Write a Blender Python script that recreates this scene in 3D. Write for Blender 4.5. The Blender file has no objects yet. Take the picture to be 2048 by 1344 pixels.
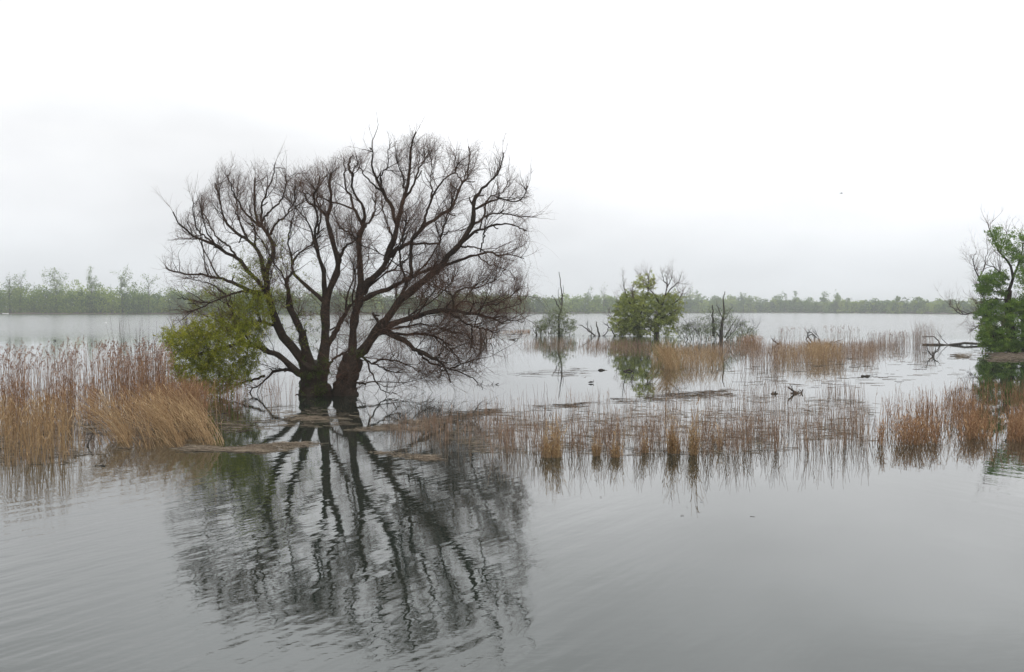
import bpy, math, random
import numpy as np
from mathutils import Matrix, Vector, noise as mnoise

random.seed(7)
rng = np.random.default_rng(11)
scene = bpy.context.scene
COL = scene.collection
R = math.radians

# ------------------------------------------------------------------ camera
F = 1991.0                    # focal length in pixels of the 2048 wide picture
CAM_H = 3.3
cam_data = bpy.data.cameras.new('camera')
cam_data.sensor_width = 36.0
cam_data.lens = F / 2048 * 36.0
cam_data.clip_start = 0.1
cam_data.clip_end = 20000
cam = bpy.data.objects.new('camera', cam_data)
COL.objects.link(cam)
PITCH = math.atan((672 - 617.7) / F)
CAMROT = Matrix.Rotation(math.pi / 2 - PITCH, 4, 'X') @ Matrix.Rotation(0.0017, 4, 'Z')
cam.matrix_world = Matrix.Translation((0, 0, CAM_H)) @ CAMROT
scene.camera = cam
M3 = np.array(CAMROT.to_3x3())

# ------------------------------------------------------------------ sky and light
w = bpy.data.worlds.new('World')
scene.world = w
w.use_nodes = True
nt = w.node_tree
nt.nodes.clear()
out = nt.nodes.new('ShaderNodeOutputWorld')
bg = nt.nodes.new('ShaderNodeBackground')
bg.inputs['Strength'].default_value = 0.1
sky = nt.nodes.new('ShaderNodeTexSky')
sky.sky_type = 'NISHITA'
sky.sun_disc = False
sky.sun_elevation = R(55)
sky.sun_rotation = R(200)
tc = nt.nodes.new('ShaderNodeTexCoord')
sep = nt.nodes.new('ShaderNodeSeparateXYZ')
nt.links.new(tc.outputs['Generated'], sep.inputs[0])
ramp = nt.nodes.new('ShaderNodeValToRGB')
els = ramp.color_ramp.elements
stops = [(0.0, (.79, .825, .865)), (0.035, (.82, .85, .885)), (0.09, (.98, .995, 1.02)), (0.16, (1.20, 1.21, 1.225)),
         (0.30, (1.18, 1.205, 1.225)), (0.6, (1.20, 1.25, 1.28)), (1.0, (1.27, 1.30, 1.33))]
while len(els) > 1:
    els.remove(els[-1])
els[0].position = 0.0
els[0].color = (*stops[0][1], 1)
for p, c in stops[1:]:
    e = els.new(p)
    e.color = (*c, 1)
nt.links.new(sep.outputs['Z'], ramp.inputs['Fac'])
mp = nt.nodes.new('ShaderNodeMapping')
mp.inputs['Scale'].default_value = (1.6, 1.6, 4.5)
mp.inputs['Location'].default_value = (3.1, 0.4, 1.7)
nt.links.new(tc.outputs['Generated'], mp.inputs['Vector'])
nz = nt.nodes.new('ShaderNodeTexNoise')
nz.inputs['Scale'].default_value = 1.5
nz.inputs['Detail'].default_value = 4
nz.inputs['Roughness'].default_value = 0.45
nt.links.new(mp.outputs[0], nz.inputs['Vector'])
mr = nt.nodes.new('ShaderNodeMapRange')
mr.inputs['From Min'].default_value = 0.32
mr.inputs['From Max'].default_value = 0.68
mr.inputs['To Min'].default_value = 7.9
mr.inputs['To Max'].default_value = 11.2
nt.links.new(nz.outputs['Fac'], mr.inputs['Value'])
# darker bank of cloud low on the left of the sky
xr = nt.nodes.new('ShaderNodeMapRange')
xr.interpolation_type = 'SMOOTHSTEP'
xr.inputs['From Min'].default_value = -0.45
xr.inputs['From Max'].default_value = 0.10
xr.inputs['To Min'].default_value = 0.98
xr.inputs['To Max'].default_value = 1.06
nt.links.new(sep.outputs['X'], xr.inputs['Value'])
mul = nt.nodes.new('ShaderNodeMath')
mul.operation = 'MULTIPLY'
nt.links.new(mr.outputs[0], mul.inputs[0])
nt.links.new(xr.outputs[0], mul.inputs[1])
vm = nt.nodes.new('ShaderNodeVectorMath')
vm.operation = 'SCALE'
nt.links.new(ramp.outputs['Color'], vm.inputs[0])
nt.links.new(mul.outputs[0], vm.inputs['Scale'])
mx = nt.nodes.new('ShaderNodeMix')
mx.data_type = 'RGBA'
mx.inputs[0].default_value = 0.96
nt.links.new(sky.outputs[0], mx.inputs[6])
nt.links.new(vm.outputs[0], mx.inputs[7])
nt.links.new(mx.outputs[2], bg.inputs['Color'])
nt.links.new(bg.outputs[0], out.inputs['Surface'])

sun_d = bpy.data.lights.new('sun', 'SUN')
sun_d.energy = 1.4
sun_d.angle = R(25)
sun_d.color = (1.0, 0.97, 0.92)
sun = bpy.data.objects.new('sun', sun_d)
COL.objects.link(sun)
sun.rotation_euler = (R(35), 0, R(20))

scene.view_settings.view_transform = 'Standard'
scene.view_settings.look = 'None'
scene.view_settings.exposure = 0.0
scene.view_settings.gamma = 1.0
scene.cycles.volume_bounces = 1
scene.cycles.max_bounces = 6

# ------------------------------------------------------------------ geometry of the view
def ray(px, py):
    px = np.asarray(px, float)
    py = np.asarray(py, float)
    v = np.stack([(px - 1024) / F, (672 - py) / F, -np.ones_like(px * py)], -1)
    d = v @ M3.T
    return d / d[..., 1:2]

def on_water(px, py, z=0.0):
    d = ray(px, py)
    s = (CAM_H - z) / -d[..., 2:3]
    p = d * s
    p[..., 2] = z
    return p

def at_depth(px, py, y):
    d = ray(px, py) * np.asarray(y, float)[..., None]
    d[..., 2] += CAM_H
    return d

def project(P):
    q = P - np.array([0, 0, CAM_H])
    c = q @ M3
    return np.stack([1024 - F * c[..., 0] / c[..., 2], 672 + F * c[..., 1] / c[..., 2]], -1)

def in_poly(x, y, poly):
    inside = np.zeros(len(x), bool)
    n = len(poly)
    for i in range(n):
        x0, y0 = poly[i]
        x1, y1 = poly[(i + 1) % n]
        if y0 == y1:
            continue
        c = ((y0 > y) != (y1 > y)) & (x < (x1 - x0) * (y - y0) / (y1 - y0) + x0)
        inside ^= c
    return inside

def sample_poly(poly, n, clump=0.0, scale=0.02, seed=0.0):
    xs = [p[0] for p in poly]
    ys = [p[1] for p in poly]
    ox, oy = [], []
    got = 0
    while got < n:
        x = rng.uniform(min(xs), max(xs), n * 2)
        y = rng.uniform(min(ys), max(ys), n * 2)
        k = in_poly(x, y, poly)
        x, y = x[k], y[k]
        if clump > 0:
            v = np.array([mnoise.noise(Vector((a * scale, b * scale * 2.5, seed))) for a, b in zip(x, y)])
            k = rng.random(len(x)) < np.clip(0.5 + v * clump * 2.2, 0.03, 1)
            x, y = x[k], y[k]
        ox.append(x)
        oy.append(y)
        got += len(x)
    return np.concatenate(ox)[:n], np.concatenate(oy)[:n]

def unit(v):
    return v / np.maximum(np.linalg.norm(v, axis=-1, keepdims=True), 1e-9)

# ------------------------------------------------------------------ mesh helpers
class Geo:
    """collects vertices, quads/tris and a tint value, then links them as one mesh object"""
    def __init__(self):
        self.v, self.t, self.f4, self.f3, self.n = [], [], [], [], 0

    def add(self, v, quads=None, tris=None, tint=None):
        v = np.asarray(v, float).reshape(-1, 3)
        if tint is None:
            tint = np.full(len(v), 0.5)
        self.v.append(v)
        self.t.append(np.broadcast_to(tint, (len(v),)))
        if quads is not None and len(quads):
            self.f4.append(np.asarray(quads) + self.n)
        if tris is not None and len(tris):
            self.f3.append(np.asarray(tris) + self.n)
        self.n += len(v)

    def tubes(self, P, Rd, sides=3, tint=None, cap=True):
        """P (M,n,3) centre lines, Rd (M,n) radii"""
        M, n, _ = P.shape
        if M == 0:
            return
        T = np.empty_like(P)
        T[:, 1:-1] = P[:, 2:] - P[:, :-2]
        T[:, 0] = P[:, 1] - P[:, 0]
        T[:, -1] = P[:, -1] - P[:, -2]
        T = unit(T)
        ref = np.where(np.abs(T[:, :1, 2:3]) > 0.9, np.array([1.0, 0, 0]), np.array([0, 0, 1.0]))
        A = unit(np.cross(T, np.broadcast_to(ref, T.shape)))
        B = np.cross(T, A)
        ang = np.arange(sides) * 2 * math.pi / sides
        ph = rng.uniform(0, 6.28, (M, 1, 1))
        c = np.cos(ang[None, None] + ph)[..., None]
        s = np.sin(ang[None, None] + ph)[..., None]
        V = P[:, :, None] + Rd[:, :, None, None] * (A[:, :, None] * c + B[:, :, None] * s)
        idx = np.arange(M * n * sides).reshape(M, n, sides)
        a = idx[:, :-1]
        b = idx[:, 1:]
        q = np.stack([a, np.roll(a, -1, 2), np.roll(b, -1, 2), b], -1).reshape(-1, 4)
        if tint is not None:
            tt = np.asarray(tint, float)
            if tt.ndim == 1:
                tt = np.repeat(tt[:, None], n, 1)
            tint = np.repeat(tt[:, :, None], sides, 2).reshape(-1)
        tris = None
        if cap and sides > 3:
            e = idx[:, -1]
            tris = np.concatenate([np.stack([e[:, 0], e[:, k], e[:, k + 1]], -1) for k in range(1, sides - 1)])
        self.add(V.reshape(-1, 3), q, tris, tint)

    def leaves(self, C, L, W, D=None, tint=None):
        """diamond leaves: centres C, lengths L, widths W, directions D"""
        M = len(C)
        if D is None:
            D = unit(rng.normal(size=(M, 3)))
        N = unit(np.cross(D, rng.normal(size=(M, 3))))
        L = np.broadcast_to(L, (M,))[:, None]
        W = np.broadcast_to(W, (M,))[:, None]
        up = np.cross(D, N)
        V = np.stack([C - D * L / 2, C + N * W / 2 + up * W * .15, C + D * L / 2, C - N * W / 2 + up * W * .15], 1)
        q = np.arange(M * 4).reshape(M, 4)
        if tint is not None:
            tint = np.repeat(tint, 4)
        self.add(V.reshape(-1, 3), q, None, tint)

    def blades(self, P, Wd, tint=None):
        """flat bent ribbons P (M,n,3) with half widths Wd (M,n)"""
        M, n, _ = P.shape
        S = unit(rng.normal(size=(M, 1, 3)) * np.array([1, 1, .2]))
        V = np.stack([P - S * Wd[..., None], P + S * Wd[..., None]], 2)
        idx = np.arange(M * n * 2).reshape(M, n, 2)
        q = np.stack([idx[:, :-1, 0], idx[:, :-1, 1], idx[:, 1:, 1], idx[:, 1:, 0]], -1).reshape(-1, 4)
        if tint is not None:
            tint = np.repeat(tint, n * 2)
        self.add(V.reshape(-1, 3), q, None, tint)

    def build(self, name, mat, parent=None, origin=None, smooth=False):
        V = np.concatenate(self.v)
        if origin is not None:
            V = V - np.asarray(origin)
        f4 = np.concatenate(self.f4) if self.f4 else np.zeros((0, 4), int)
        f3 = np.concatenate(self.f3) if self.f3 else np.zeros((0, 3), int)
        me = bpy.data.meshes.new(name)
        me.vertices.add(len(V))
        me.vertices.foreach_set('co', V.astype(np.float32).ravel())
        me.loops.add(len(f4) * 4 + len(f3) * 3)
        me.loops.foreach_set('vertex_index', np.concatenate([f4.ravel(), f3.ravel()]).astype(np.int32))
        me.polygons.add(len(f4) + len(f3))
        st = np.concatenate([np.arange(len(f4)) * 4, len(f4) * 4 + np.arange(len(f3)) * 3])
        me.polygons.foreach_set('loop_start', st.astype(np.int32))
        me.update(calc_edges=True)
        at = me.attributes.new('tint', 'FLOAT', 'POINT')
        at.data.foreach_set('value', np.concatenate(self.t).astype(np.float32))
        if smooth:
            me.polygons.foreach_set('use_smooth', np.ones(len(me.polygons), bool))
        me.materials.append(mat)
        me.validate()
        o = bpy.data.objects.new(name, me)
        COL.objects.link(o)
        if parent is not None:
            o.parent = parent
        elif origin is not None:
            o.location = origin
        return o

def tag(o, label=None, cat=None, group=None, kind=None):
    if label:
        o['label'] = label
    if cat:
        o['category'] = cat
    if group:
        o['group'] = group
    if kind:
        o['kind'] = kind
    return o

def thing(name, loc, label, cat, group=None):
    o = bpy.data.objects.new(name, None)
    o.location = loc
    o.empty_display_size = 0.3
    COL.objects.link(o)
    return tag(o, label, cat, group)

# ------------------------------------------------------------------ materials
def material(name):
    m = bpy.data.materials.new(name)
    m.use_nodes = True
    n = m.node_tree
    return m, n, n.nodes['Principled BSDF']

def tinted(name, colors, rough=0.8, nscale=3.0, namt=0.35, translucent=0.0, bump=0.0, spec=0.2):
    """colour runs along the per stalk tint, mottled by noise"""
    m, n, b = material(name)
    at = n.nodes.new('ShaderNodeAttribute')
    at.attribute_name = 'tint'
    tx = n.nodes.new('ShaderNodeTexCoord')
    no = n.nodes.new('ShaderNodeTexNoise')
    no.inputs['Scale'].default_value = nscale
    no.inputs['Detail'].default_value = 5
    n.links.new(tx.outputs['Object'], no.inputs['Vector'])
    ma = n.nodes.new('ShaderNodeMath')
    ma.operation = 'MULTIPLY_ADD'
    n.links.new(no.outputs['Fac'], ma.inputs[0])
    ma.inputs[1].default_value = namt * 2
    n.links.new(at.outputs['Fac'], ma.inputs[2])
    sb = n.nodes.new('ShaderNodeMath')
    sb.operation = 'SUBTRACT'
    n.links.new(ma.outputs[0], sb.inputs[0])
    sb.inputs[1].default_value = namt
    cr = n.nodes.new('ShaderNodeValToRGB')
    e = cr.color_ramp.elements
    while len(e) > 1:
        e.remove(e[-1])
    e[0].position = 0
    e[0].color = (*colors[0], 1)
    for i, c in enumerate(colors[1:], 1):
        x = e.new(i / (len(colors) - 1))
        x.color = (*c, 1)
    n.links.new(sb.outputs[0], cr.inputs['Fac'])
    n.links.new(cr.outputs['Color'], b.inputs['Base Color'])
    b.inputs['Roughness'].default_value = rough
    b.inputs['Specular IOR Level'].default_value = spec
    if bump:
        bn = n.nodes.new('ShaderNodeTexNoise')
        bn.inputs['Scale'].default_value = 9
        bn.inputs['Detail'].default_value = 8
        mpn = n.nodes.new('ShaderNodeMapping')
        mpn.inputs['Scale'].default_value = (1, 1, .25)
        n.links.new(tx.outputs['Object'], mpn.inputs[0])
        n.links.new(mpn.outputs[0], bn.inputs['Vector'])
        bu = n.nodes.new('ShaderNodeBump')
        bu.inputs['Strength'].default_value = bump
        bu.inputs['Distance'].default_value = 0.08
        n.links.new(bn.outputs['Fac'], bu.inputs['Height'])
        n.links.new(bu.outputs[0], b.inputs['Normal'])
    if translucent:
        tr = n.nodes.new('ShaderNodeBsdfTranslucent')
        n.links.new(cr.outputs['Color'], tr.inputs['Color'])
        mi = n.nodes.new('ShaderNodeMixShader')
        mi.inputs[0].default_value = translucent
        n.links.new(b.outputs[0], mi.inputs[1])
        n.links.new(tr.outputs[0], mi.inputs[2])
        n.links.new(mi.outputs[0], n.nodes['Material Output'].inputs['Surface'])
    return m

BARK = tinted('willow_bark', [(.015, .012, .009), (.033, .024, .018), (.060, .044, .032)], .9, 4, .35, bump=.9)
TWIG = tinted('willow_twig', [(.050, .028, .019), (.11, .062, .042), (.17, .10, .066)], .8, 1.2, .25)
DEADWOOD = tinted('dead_wood', [(.025, .021, .018), (.05, .042, .035), (.09, .078, .066)], .9, 6, .35, bump=.6)
LEAF = tinted('willow_leaf', [(.08, .105, .015), (.21, .24, .024), (.38, .37, .04)], .6, .9, .35, .45)
IVY = tinted('trunk_sprout_leaf', [(.02, .035, .008), (.05, .075, .012), (.10, .12, .02)], .6, 2, .35, .3)
MIDLEAF = tinted('bush_leaf', [(.14, .175, .05), (.28, .32, .08), (.46, .49, .12)], .6, .5, .35, .5)
GREYLEAF = tinted('bush_leaf_grey', [(.10, .13, .065), (.19, .22, .11), (.30, .33, .15)], .7, .5, .3, .5)
RIGHTLEAF = tinted('right_tree_leaf', [(.07, .13, .03), (.15, .25, .045), (.28, .38, .07)], .6, .6, .35, .5)
FARLEAF = tinted('far_tree_leaf', [(.04, .085, .018), (.13, .21, .025), (.30, .37, .05)], .7, .08, .22, .4)
REED_RED = tinted('reed_reddish', [(.17, .085, .05), (.32, .175, .09), (.47, .30, .16)], .75, 1.2, .25, .2)
REED_TAN = tinted('reed_tan', [(.20, .115, .06), (.38, .24, .12), (.54, .39, .22)], .75, 1.2, .22, .2)
REED_GREY = tinted('reed_pinkish', [(.16, .10, .07), (.31, .20, .135), (.48, .35, .24)], .8, 1.2, .25, .2)
PLUME = tinted('reed_plume', [(.18, .11, .085), (.32, .21, .16), (.44, .32, .25)], .9, 2, .25, .3)
LITTER = tinted('floating_litter', [(.055, .04, .03), (.155, .12, .088), (.30, .245, .18)], .85, 3, .3)
MUD = tinted('mud_bank', [(.05, .038, .026), (.10, .078, .055), (.16, .125, .09)], .85, 2.5, .5)
WHITE = tinted('white_feather', [(.6, .6, .58), (.75, .75, .73)], .6, 3, .1)
DARKF = tinted('dark_feather', [(.03, .03, .03), (.06, .055, .05)], .6, 3, .1)

# water: opaque dark lake water with ripples that depend on the place
def water_material():
    m, n, b = material('lake_water')
    L = n.links.new
    b.inputs['Base Color'].default_value = (.017, .023, .018, 1)
    b.inputs['IOR'].default_value = 1.74
    b.inputs['Specular IOR Level'].default_value = 0.5
    tx = n.nodes.new('ShaderNodeTexCoord')
    sp = n.nodes.new('ShaderNodeSeparateXYZ')
    L(tx.outputs['Object'], sp.inputs[0])

    def mrange(src, a, bb, c, d, smooth=True):
        q = n.nodes.new('ShaderNodeMapRange')
        if smooth:
            q.interpolation_type = 'SMOOTHSTEP'
        q.inputs['From Min'].default_value = a
        q.inputs['From Max'].default_value = bb
        q.inputs['To Min'].default_value = c
        q.inputs['To Max'].default_value = d
        L(src, q.inputs['Value'])
        return q.outputs[0]

    def math_(op, a, bb):
        q = n.nodes.new('ShaderNodeMath')
        q.operation = op
        for i, s in enumerate((a, bb)):
            if isinstance(s, (int, float)):
                q.inputs[i].default_value = s
            else:
                L(s, q.inputs[i])
        return q.outputs[0]

    def ripple(rot, sx, sy, scale, detail, rough=.5):
        mpn = n.nodes.new('ShaderNodeMapping')
        mpn.vector_type = 'TEXTURE'
        mpn.inputs['Rotation'].default_value = (0, 0, R(rot))
        mpn.inputs['Scale'].default_value = (sx, sy, 1)
        L(tx.outputs['Object'], mpn.inputs[0])
        q = n.nodes.new('ShaderNodeTexNoise')
        q.noise_dimensions = '2D'
        q.inputs['Scale'].default_value = scale
        q.inputs['Detail'].default_value = detail
        q.inputs['Roughness'].default_value = rough
        L(mpn.outputs[0], q.inputs['Vector'])
        return q.outputs['Fac']

    X, Y = sp.outputs['X'], sp.outputs['Y']
    patch = ripple(20, 3.0, 1.4, .10, 2)
    patch = mrange(patch, .40, .60, .35, 1.15)
    left = mrange(X, 0.5, 4.0, 1.0, 0.16)          # left water is ruffled, middle is calm
    right = mrange(X, 4.5, 9.0, 0.0, 0.8)
    near = mrange(Y, 21.0, 27.0, 1.0, 0.12)        # calm behind the reeds
    far = mrange(Y, 100.0, 150.0, 0.0, 1.0)        # open lake behind the bushes is ruffled by the wind
    w1 = math_('MULTIPLY', math_('MULTIPLY', ripple(58, 4.5, 1, 2.6, 2), .0125), math_('MULTIPLY', left, near))
    w2 = math_('MULTIPLY', math_('MULTIPLY', ripple(-62, 5.0, 1, 2.0, 2), .012), math_('MULTIPLY', right, near))
    w3 = math_('MULTIPLY', ripple(12, 2.0, 1, 5.0, 3, .6), math_('MULTIPLY', math_('MAXIMUM', left, .3), .0020))
    w4 = math_('MULTIPLY', ripple(0, 1.6, 1, 1.2, 2), .0014)
    near2 = mrange(Y, 21.0, 30.0, 1.0, 0.45)
    tot = math_('ADD', math_('ADD', w1, w2), math_('ADD', math_('MULTIPLY', w3, near2), w4))
    tot = math_('MULTIPLY', tot, patch)
    wf = math_('MULTIPLY', ripple(5, 3.0, 1, .9, 3), math_('MULTIPLY', far, .15))
    tot = math_('ADD', tot, wf)
    bu = n.nodes.new('ShaderNodeBump')
    bu.inputs['Strength'].default_value = 1.0
    bu.inputs['Distance'].default_value = 1.0
    L(tot, bu.inputs['Height'])
    L(bu.outputs[0], b.inputs['Normal'])
    L(mrange(Y, 60.0, 170.0, .015, .14), b.inputs['Roughness'])
    return m

WATER = water_material()

# ------------------------------------------------------------------ setting: water, far bank, hills, mud bank
def sheet(name, pts, z, mat, kind='structure', thick=0.0):
    g = Geo()
    pts = np.asarray(pts, float)
    n = len(pts)
    top = np.c_[pts[:, 0], pts[:, 1], np.full(n, z)]
    c = np.r_[pts.mean(0), z][None]
    if thick:
        bot = top - [0, 0, thick]
        V = np.concatenate([top, bot, c])
        tr = [(i, (i + 1) % n, 2 * n) for i in range(n)]
        q = [(i, n + i, n + (i + 1) % n, (i + 1) % n) for i in range(n)]
        g.add(V, q, tr)
    else:
        g.add(np.concatenate([top, c]), None, [(i, (i + 1) % n, n) for i in range(n)])
    o = g.build(name, mat)
    if kind:
        o['kind'] = kind
    return o

g = Geo()
g.add([(-6000, -400, 0), (6000, -400, 0), (6000, 9000, 0), (-6000, 9000, 0)], [(0, 1, 2, 3)])
tag(g.build('water', WATER), kind='structure')

SHX = [-500, -200, 0, 400, 800, 1100, 1500, 1650, 1900, 2300, 2600]
SHD = [500, 540, 547, 560, 620, 730, 1000, 950, 760, 720, 700]
def shore(px):
    d = np.interp(px, SHX, SHD)
    return d

pxs = np.linspace(-500, 2600, 120)
sd = shore(pxs) + rng.normal(0, 2.5, 120)
front = np.stack([(pxs - 1024) / F * sd, sd], -1)
g = Geo()
rows = []
for off, z in ((-3, -.3), (0, .25), (8, .9), (60, 1.6), (400, 2.0), (700, -1)):
    rr = front.copy()
    rr[:, 1] += off
    rows.append(np.c_[rr, np.full(120, z) + (rng.normal(0, .12, 120) if off > 0 else 0)])
V = np.stack(rows)
idx = np.arange(V.shape[0] * 120).reshape(-1, 120)
g.add(V.reshape(-1, 3), np.stack([idx[:-1, :-1], idx[:-1, 1:], idx[1:, 1:], idx[1:, :-1]], -1).reshape(-1, 4))
tag(g.build('far_bank', MUD), kind='structure')

# low wooded hills far behind the bank
g = Geo()
nx = 160
hx = np.linspace(-1800, 2300, nx)
ht = np.array([12 + 9 * mnoise.noise(Vector((x * .003, 2.3, 0))) + 3 * mnoise.noise(Vector((x * .02, 9, 0))) for x in hx])
ht += np.interp(hx, [-1800, 300, 900, 1500, 2300], [0, 0, 9, 6, 3])
rows = []
for k, (yy, s) in enumerate(((2100, -.05), (2140, .7), (2230, 1.0), (2400, .9), (2600, -.05))):
    rows.append(np.c_[hx, np.full(nx, yy) + rng.normal(0, 6, nx), ht * s])
V = np.stack(rows)
idx = np.arange(V.shape[0] * nx).reshape(-1, nx)
g.add(V.reshape(-1, 3), np.stack([idx[:-1, :-1], idx[:-1, 1:], idx[1:, 1:], idx[1:, :-1]], -1).reshape(-1, 4))
tag(g.build('hills', FARLEAF), kind='structure')

# ------------------------------------------------------------------ far wood
def crown_points(nl, H, Wd, base_frac, lobes):
    """leaf positions on the lobes of a crown, height H, width Wd, standing at the origin"""
    pts = []
    per = nl // lobes
    for k in range(lobes):
        u = rng.uniform(0, 1)
        cz = H * (base_frac + (1 - base_frac) * u * .85)
        rad = Wd * .5 * (1 - abs(u - .35) * .9) * rng.uniform(.45, .75)
        a = rng.uniform(0, 6.28)
        off = Wd * .5 * (1 - u * .6) * rng.uniform(0, .8)
        c = np.array([math.cos(a) * off, math.sin(a) * off, cz])
        d = unit(rng.normal(size=(per, 3)))
        r = rad * rng.uniform(.55, 1.08, (per, 1)) * (1 + .25 * np.sin(d[:, :1] * 5 + k) * np.cos(d[:, 1:2] * 6))
        pts.append(c + d * r * [1, 1, .85])
    p = np.concatenate(pts)
    p = p[p[:, 2] > .1]
    return p

g = Geo()
npx = np.concatenate([np.linspace(-330, 2380, 360), rng.uniform(-330, 2380, 170)])
for i, px in enumerate(npx):
    px += rng.uniform(-6, 6)
    d = shore(px) + (rng.uniform(1, 14) if i < 360 else rng.uniform(20, 60))
    Hpx = np.interp(px, [-300, 0, 100, 400, 700, 1100, 1500, 1900, 2400], [64, 61, 70, 59, 49, 43, 36, 31, 30])
    H = Hpx * d / F * rng.uniform(.62, 1.0)
    if i >= 360:
        H *= 1.12
    Wd = H * rng.uniform(.9, 1.5)
    sparse = rng.random() < .12
    p = crown_points(130 if sparse else 330, H, Wd * (.6 if sparse else 1), .3 if sparse else .02, 5 if sparse else 9)
    base = np.array([(px - 1024) / F * d, d, .3])
    sz = rng.uniform(.4, .95, len(p)) * d / 700
    t = np.clip(rng.uniform(.05, .95) + rng.normal(0, .12, len(p)), 0, 1)
    if sparse:
        t *= .5
    g.leaves(p + base, sz * 1.5, sz, tint=t)
    # trunk and a few limbs
    tp = np.array([[base, base + [rng.normal(0, .3), 0, H * .5], base + [rng.normal(0, .6), 0, H * .93]]])
    g.tubes(tp, np.array([[.16, .10, .03]]), 4, np.array([0.0]))
for px in np.concatenate([np.linspace(-330, 2380, 420), rng.uniform(-330, 2380, 320)]):
    d = shore(px) + rng.uniform(0, 30)
    H = np.interp(px, [-300, 0, 100, 400, 700, 1100, 1500, 1900, 2400], [50, 50, 54, 46, 38, 30, 23, 21, 20]) * d / F * rng.uniform(.5, 1.15)
    p = crown_points(260, H, H * rng.uniform(1.2, 2.0), .0, 7)
    base = np.array([(px - 1024) / F * d, d, .2])
    sz = rng.uniform(.5, 1.2, len(p)) * d / 700
    t = np.clip(rng.uniform(.1, .95) + rng.normal(0, .12, len(p)), 0, 1)
    g.leaves(p + base, sz * 1.5, sz, tint=t)
tag(g.build('far_wood', FARLEAF), 'hazy pale green wood lining the far shore of the lake', 'wood', kind='stuff')

# trees that stand out above the far wood
def far_tree(px, top, kind, label):
    d = float(shore(px)) + 6
    yb = 617.7 + (px - 1024) * .0017 + CAM_H * F / d
    H = (yb - top) * d / F
    base = np.array([(px - 1024) / F * d, d, .4])
    root = thing('far_tree', base, label, 'tree', 'trees rising above the far wood')
    gt = Geo()
    gc = Geo()
    n = 5
    P = np.zeros((1, n, 3))
    P[0, :, 2] = np.linspace(0, H, n)
    P[0, 1:, 0] += rng.normal(0, H * .02, n - 1)
    gt.tubes(P, np.linspace(.35, .06, n)[None], 5)
    nb = 12
    br = spawn(P, np.linspace(.3, .06, n)[None], nb, (25, 60), (H * .2, H * .4), .15, .12, .35, t=(.35, .98), rmax=.12)
    gt.tubes(*br, 3)
    b2 = spawn(*br, 50, (20, 60), (H * .06, H * .16), .06, .12, .3, rmax=.05)
    gt.tubes(*b2, 3)
    src = b2[0].reshape(-1, 3)
    k = {'bare': 60, 'thin': 260, 'leafy': 700}[kind]
    p = src[rng.integers(0, len(src), k)] + rng.normal(0, H * .035, (k, 3))
    if kind == 'leafy':
        p = np.concatenate([p, crown_points(500, H * .95, H * .55, .2, 7)])
    sz = rng.uniform(.3, .7, len(p)) * d / 700
    gc.leaves(p, sz * 1.5, sz, tint=np.clip(rng.normal(.45, .2, len(p)), 0, 1))
    gt.build('trunk', DEADWOOD, root)
    gc.build('crown', FARLEAF, root)

# ------------------------------------------------------------------ branching
def frame_at(P, Rd, pi, t):
    n = P.shape[1]
    x = t * (n - 1)
    i = np.minimum(x.astype(int), n - 2)
    f = (x - i)[:, None]
    a = P[pi, i]
    b = P[pi, i + 1]
    pos = a * (1 - f) + b * f
    rad = Rd[pi, i] * (1 - f[:, 0]) + Rd[pi, i + 1] * f[:, 0]
    return pos, unit(b - a), rad

def spawn(P, Rd, count, ang, length, up, wiggle, trop, t=(.15, 1), rmax=.03, rend=.25, n=6, radial=None, lenbyt=0.0):
    """vectorised children of the branches P: angle range (deg), length range, upward pull"""
    seg = np.linalg.norm(np.diff(P, axis=1), axis=2).sum(1)
    pi = rng.choice(len(P), count, p=seg / seg.sum())
    tt = rng.uniform(t[0], t[1], count)
    pos, T, rad = frame_at(P, Rd, pi, tt)
    U = unit(np.cross(T, rng.normal(size=(count, 3))))
    th = np.radians(rng.uniform(ang[0], ang[1], count))[:, None]
    D = np.cos(th) * T + np.sin(th) * U
    D[:, 2] += up
    D = unit(D)
    Ln = rng.uniform(length[0], length[1], count) * (1 - lenbyt * tt)
    pts = [pos]
    for k in range(n - 1):
        D = unit(D + rng.normal(0, wiggle, (count, 3)) + np.array([0, 0, trop]) / n)
        pts.append(pts[-1] + D * (Ln / (n - 1))[:, None])
    C = np.stack(pts, 1)
    r0 = np.minimum(rad * .7, rmax * rng.uniform(.7, 1.1, count))
    CR = r0[:, None] * np.linspace(1, rend, n)[None]
    return C, CR

def catmull(p, m):
    p = np.asarray(p, float)
    n = len(p)
    q = np.concatenate([[2 * p[0] - p[1]], p, [2 * p[-1] - p[-2]]])
    x = np.linspace(0, n - 1 - 1e-6, m)
    i = x.astype(int)
    f = (x - i)[:, None]
    a, b, c, d = q[i], q[i + 1], q[i + 2], q[i + 3]
    return .5 * (2 * b + (c - a) * f + (2 * a - 5 * b + 4 * c - d) * f ** 2 + (-a + 3 * b - 3 * c + d) * f ** 3)

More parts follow.
